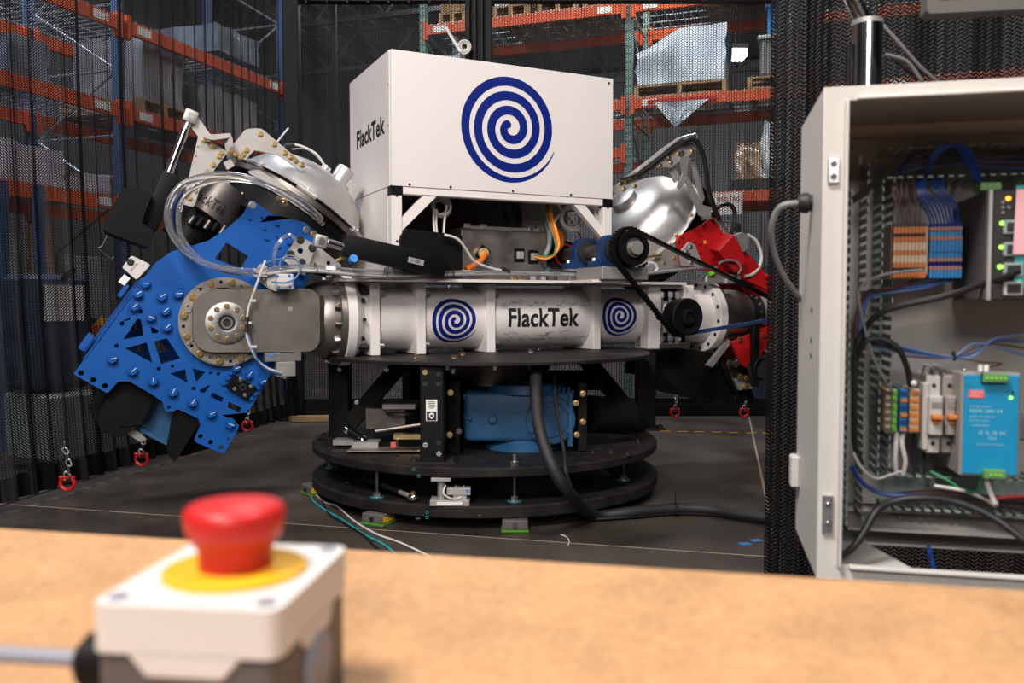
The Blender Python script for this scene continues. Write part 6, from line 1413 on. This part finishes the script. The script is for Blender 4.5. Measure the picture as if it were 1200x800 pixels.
kw_('grey_wire', [(1000, 530, .12), (1010, 548, .12), (1026, 560, .12), (1044, 556, .12), (1056, 552, .13)], .0016, 'wire_white'); kw_('blue_wire', [(998, 546, .10), (1008, 563, .10), (1025, 575, .10), (1045, 580, .1), (1090, 581, .1)], .003, 'wire_blue', 'thick blue cable at the bottom')
kw_('black_cable', [(984, 652, .02), (998, 643, .03), (1012, 624, .04), (1026, 600, .05), (1045, 588, .06), (1080, 583, .06), (1120, 588, .06), (1160, 604, .05), (1200, 632, .03), (1240, 660, .02)], .0048, 'wire_black', 'thick black cable arching across the bottom', 12)
kw_('white_cable', [(1095, 569, .12), (1130, 575, .12), (1155, 585, .11), (1166, 592, .11), (1168, 588, .10)], .0022, 'wire_white'); kw_('white_cable', [(1154, 558, .09), (1160, 575, .09), (1166, 590, .09)], .003, 'wire_white')
kw_('green_wire', [(1090, 552, .14), (1110, 562, .13), (1130, 575, .12), (1146, 574, .1), (1149, 558, .09)], .0016, 'wire_green'); kw_('red_wire', [(1160, 584, .12), (1180, 582, .12), (1215, 580, .12)], .002, 'wire_red')
for i in range(6): kw_('dark_wire', [(1050, 578+i*2, .15), (1090, 574+i*3, .15), (1140, 580+i*2, .15), (1215, 584+i*3, .15)], .002, ('wire_black', 'wire_brown', 'wire_black')[i % 3], seg=6)
for x in (1092, 1101): kw_('grey_wire', [(x, 440, .14), (x+1, 432, .12), (x-8, 428, .12), (x-12, 445, .14)], .0018, 'wire_grey')
kw_('blue_cable', [(1088, 640, .13), (1091, 652, .11), (1094, 664, .08)], .003, 'wire_blue')
for i in range(3): bx('slot', kc, (kx(1011, 200+i*60, .19), MP-.003, kz(1011, 185+i*25, .19)), (.004, .002, .012), 'label', None, 0)
q = K(1082, 432, .12); b = B(); b.sphere(K(1071, 449, .12), .004); part('sleeve', b, 'label', kc)
for x in (1149, 1156): b = B(); q = K(x, 435, .075); b.cyl(q, q+Vector((0, .0, .008)), .003, seg=12); part('ferrule', b, 'label', kc)
q = K(1129.5, 433.5, .07); b = B(); b.sphere(q, .0022); part('screw_head', b, 'chrome', kc)
# outside gland and its hose
gq = K(946, 238, .12)
b = B(); zg = atY(925, 237, 1.2).z; pg = KFI @ atY(945, 237, 1.135); pg.x = 0
vg = .095; gz = K(943, 238, vg).z
b.lathe([(0, 0), (.011, 0), (.011, .004), (.0135, .005), (.0135, .012), (.010, .018), (0, .018)], (0, vg, gz), (-1, 0, 0), 16); part('cable_gland', b, 'ink', kc)
kp = lambda x, y, d: KFI @ atY(x, y, d)
b = B(); b.tube([(-.012, vg, gz), kp(920, 240, 1.14), kp(909, 250, 1.15), kp(904, 268, 1.16), kp(906, 292, 1.18), kp(914, 315, 1.2), kp(925, 334, 1.22), kp(940, 352, 1.25)], .0042, 12, 6); part('gland_cable', b, 'wire_grey', kc, 'grey cable curving out of the side gland')
# stand carrying the cabinet
stn = thing('cabinet_stand', 'polished pipe stand behind the cabinet with a bent tube on top', 'stand', Matrix.Translation(atZ(1017, 500, .0)*0+Vector((.60, 1.44, 0))), (0, 0, 0))
pq = atY(1016.5, 60, 1.44); pq.z = 0
off = Vector((.60, 1.44, 0))
def pz(x, y, Y): return atY(x, y, Y)-off
top = pz(1016.5, 30, 1.44)
cy('pipe', stn, (top.x, 0, .02), (top.x, 0, top.z), .0245, 'chrome', 32); cy('cap', stn, (top.x, 0, top.z), (top.x, 0, top.z+.008), .025, 'grey_metal', 32)
cy('side_rod', stn, (top.x-.03, .0, .02), (top.x-.03, 0, top.z-.03), .005, 'black_paint', 12)
b = B(); b.tube([pz(1013, 26, 1.44), pz(1006, 12, 1.44), pz(998, -8, 1.44), pz(996, -40, 1.44)], .014, 14, 6); part('bent_tube', b, 'chrome', stn)
b = B(); b.box((top.x, -.0, .01), (.5, .5, .02), bev=.004); part('foot_plate', b, 'black_paint', stn)
b = B(); b.box((top.x+.0, -.03, 1.3), (.06, .14, .1)); part('clamp', b, 'black_paint', stn)
for k, pts in enumerate(([(1033, 28, 1.5), (1055, 52, 1.5), (1080, 80, 1.5), (1110, 105, 1.5)], [(1036, 60, 1.5), (1055, 75, 1.5), (1072, 88, 1.5), (1085, 100, 1.5)], [(1037, 64, 1.48), (1062, 72, 1.48), (1080, 95, 1.48)])):
    b = B(); b.tube([atY(*p) for p in pts], .0035, 8, 6); solo('thin_cable', ['grey cable slanting down behind the cabinet from the pipe', 'thin dark cable slanting just under the first one', 'thin white cable kinked behind the cabinet top'][k], 'cable', b, ('wire_grey', 'wire_black', 'wire_grey')[k])
# panel screen at the upper right
sq0, sq1 = atY(1082, 20, 1.3), atY(1300, 10, 1.27)
SF = frame((sq0.x, sq0.y, 0), math.degrees(math.atan2(sq1.y-sq0.y, sq1.x-sq0.x)))
sz = sq0.z
scn = thing('panel_screen', 'grey rimmed operator screen above the cabinet at the top edge', 'screen', SF, (.15, 0, sz))
b = flat_plate(roundpoly([(0, sz), (.32, sz+.003), (.32, sz+.24), (0, sz+.237)], .008, 5), [[Vector(p) for p in ((.018, sz+.018), (.302, sz+.021), (.302, sz+.222), (.018, sz+.219))]], .03, UZ); part('bezel', b, 'dark_grey', scn, bevel=.003)
bx('display', scn, (.16, .004, sz+.12), (.29, .01, .206), 'wire_brown', None, 0); bx('back_case', scn, (.16, .03, sz+.12), (.28, .04, .2), 'black_plastic', None, .01)
bx('support_arm', scn, (.16, .12, sz+.2), (.04, .16, .04), 'black_paint', None, .004); cy('hanger', scn, (.16, .19, sz+.18), (.16, .19, sz+1.2), .02, 'black_paint')
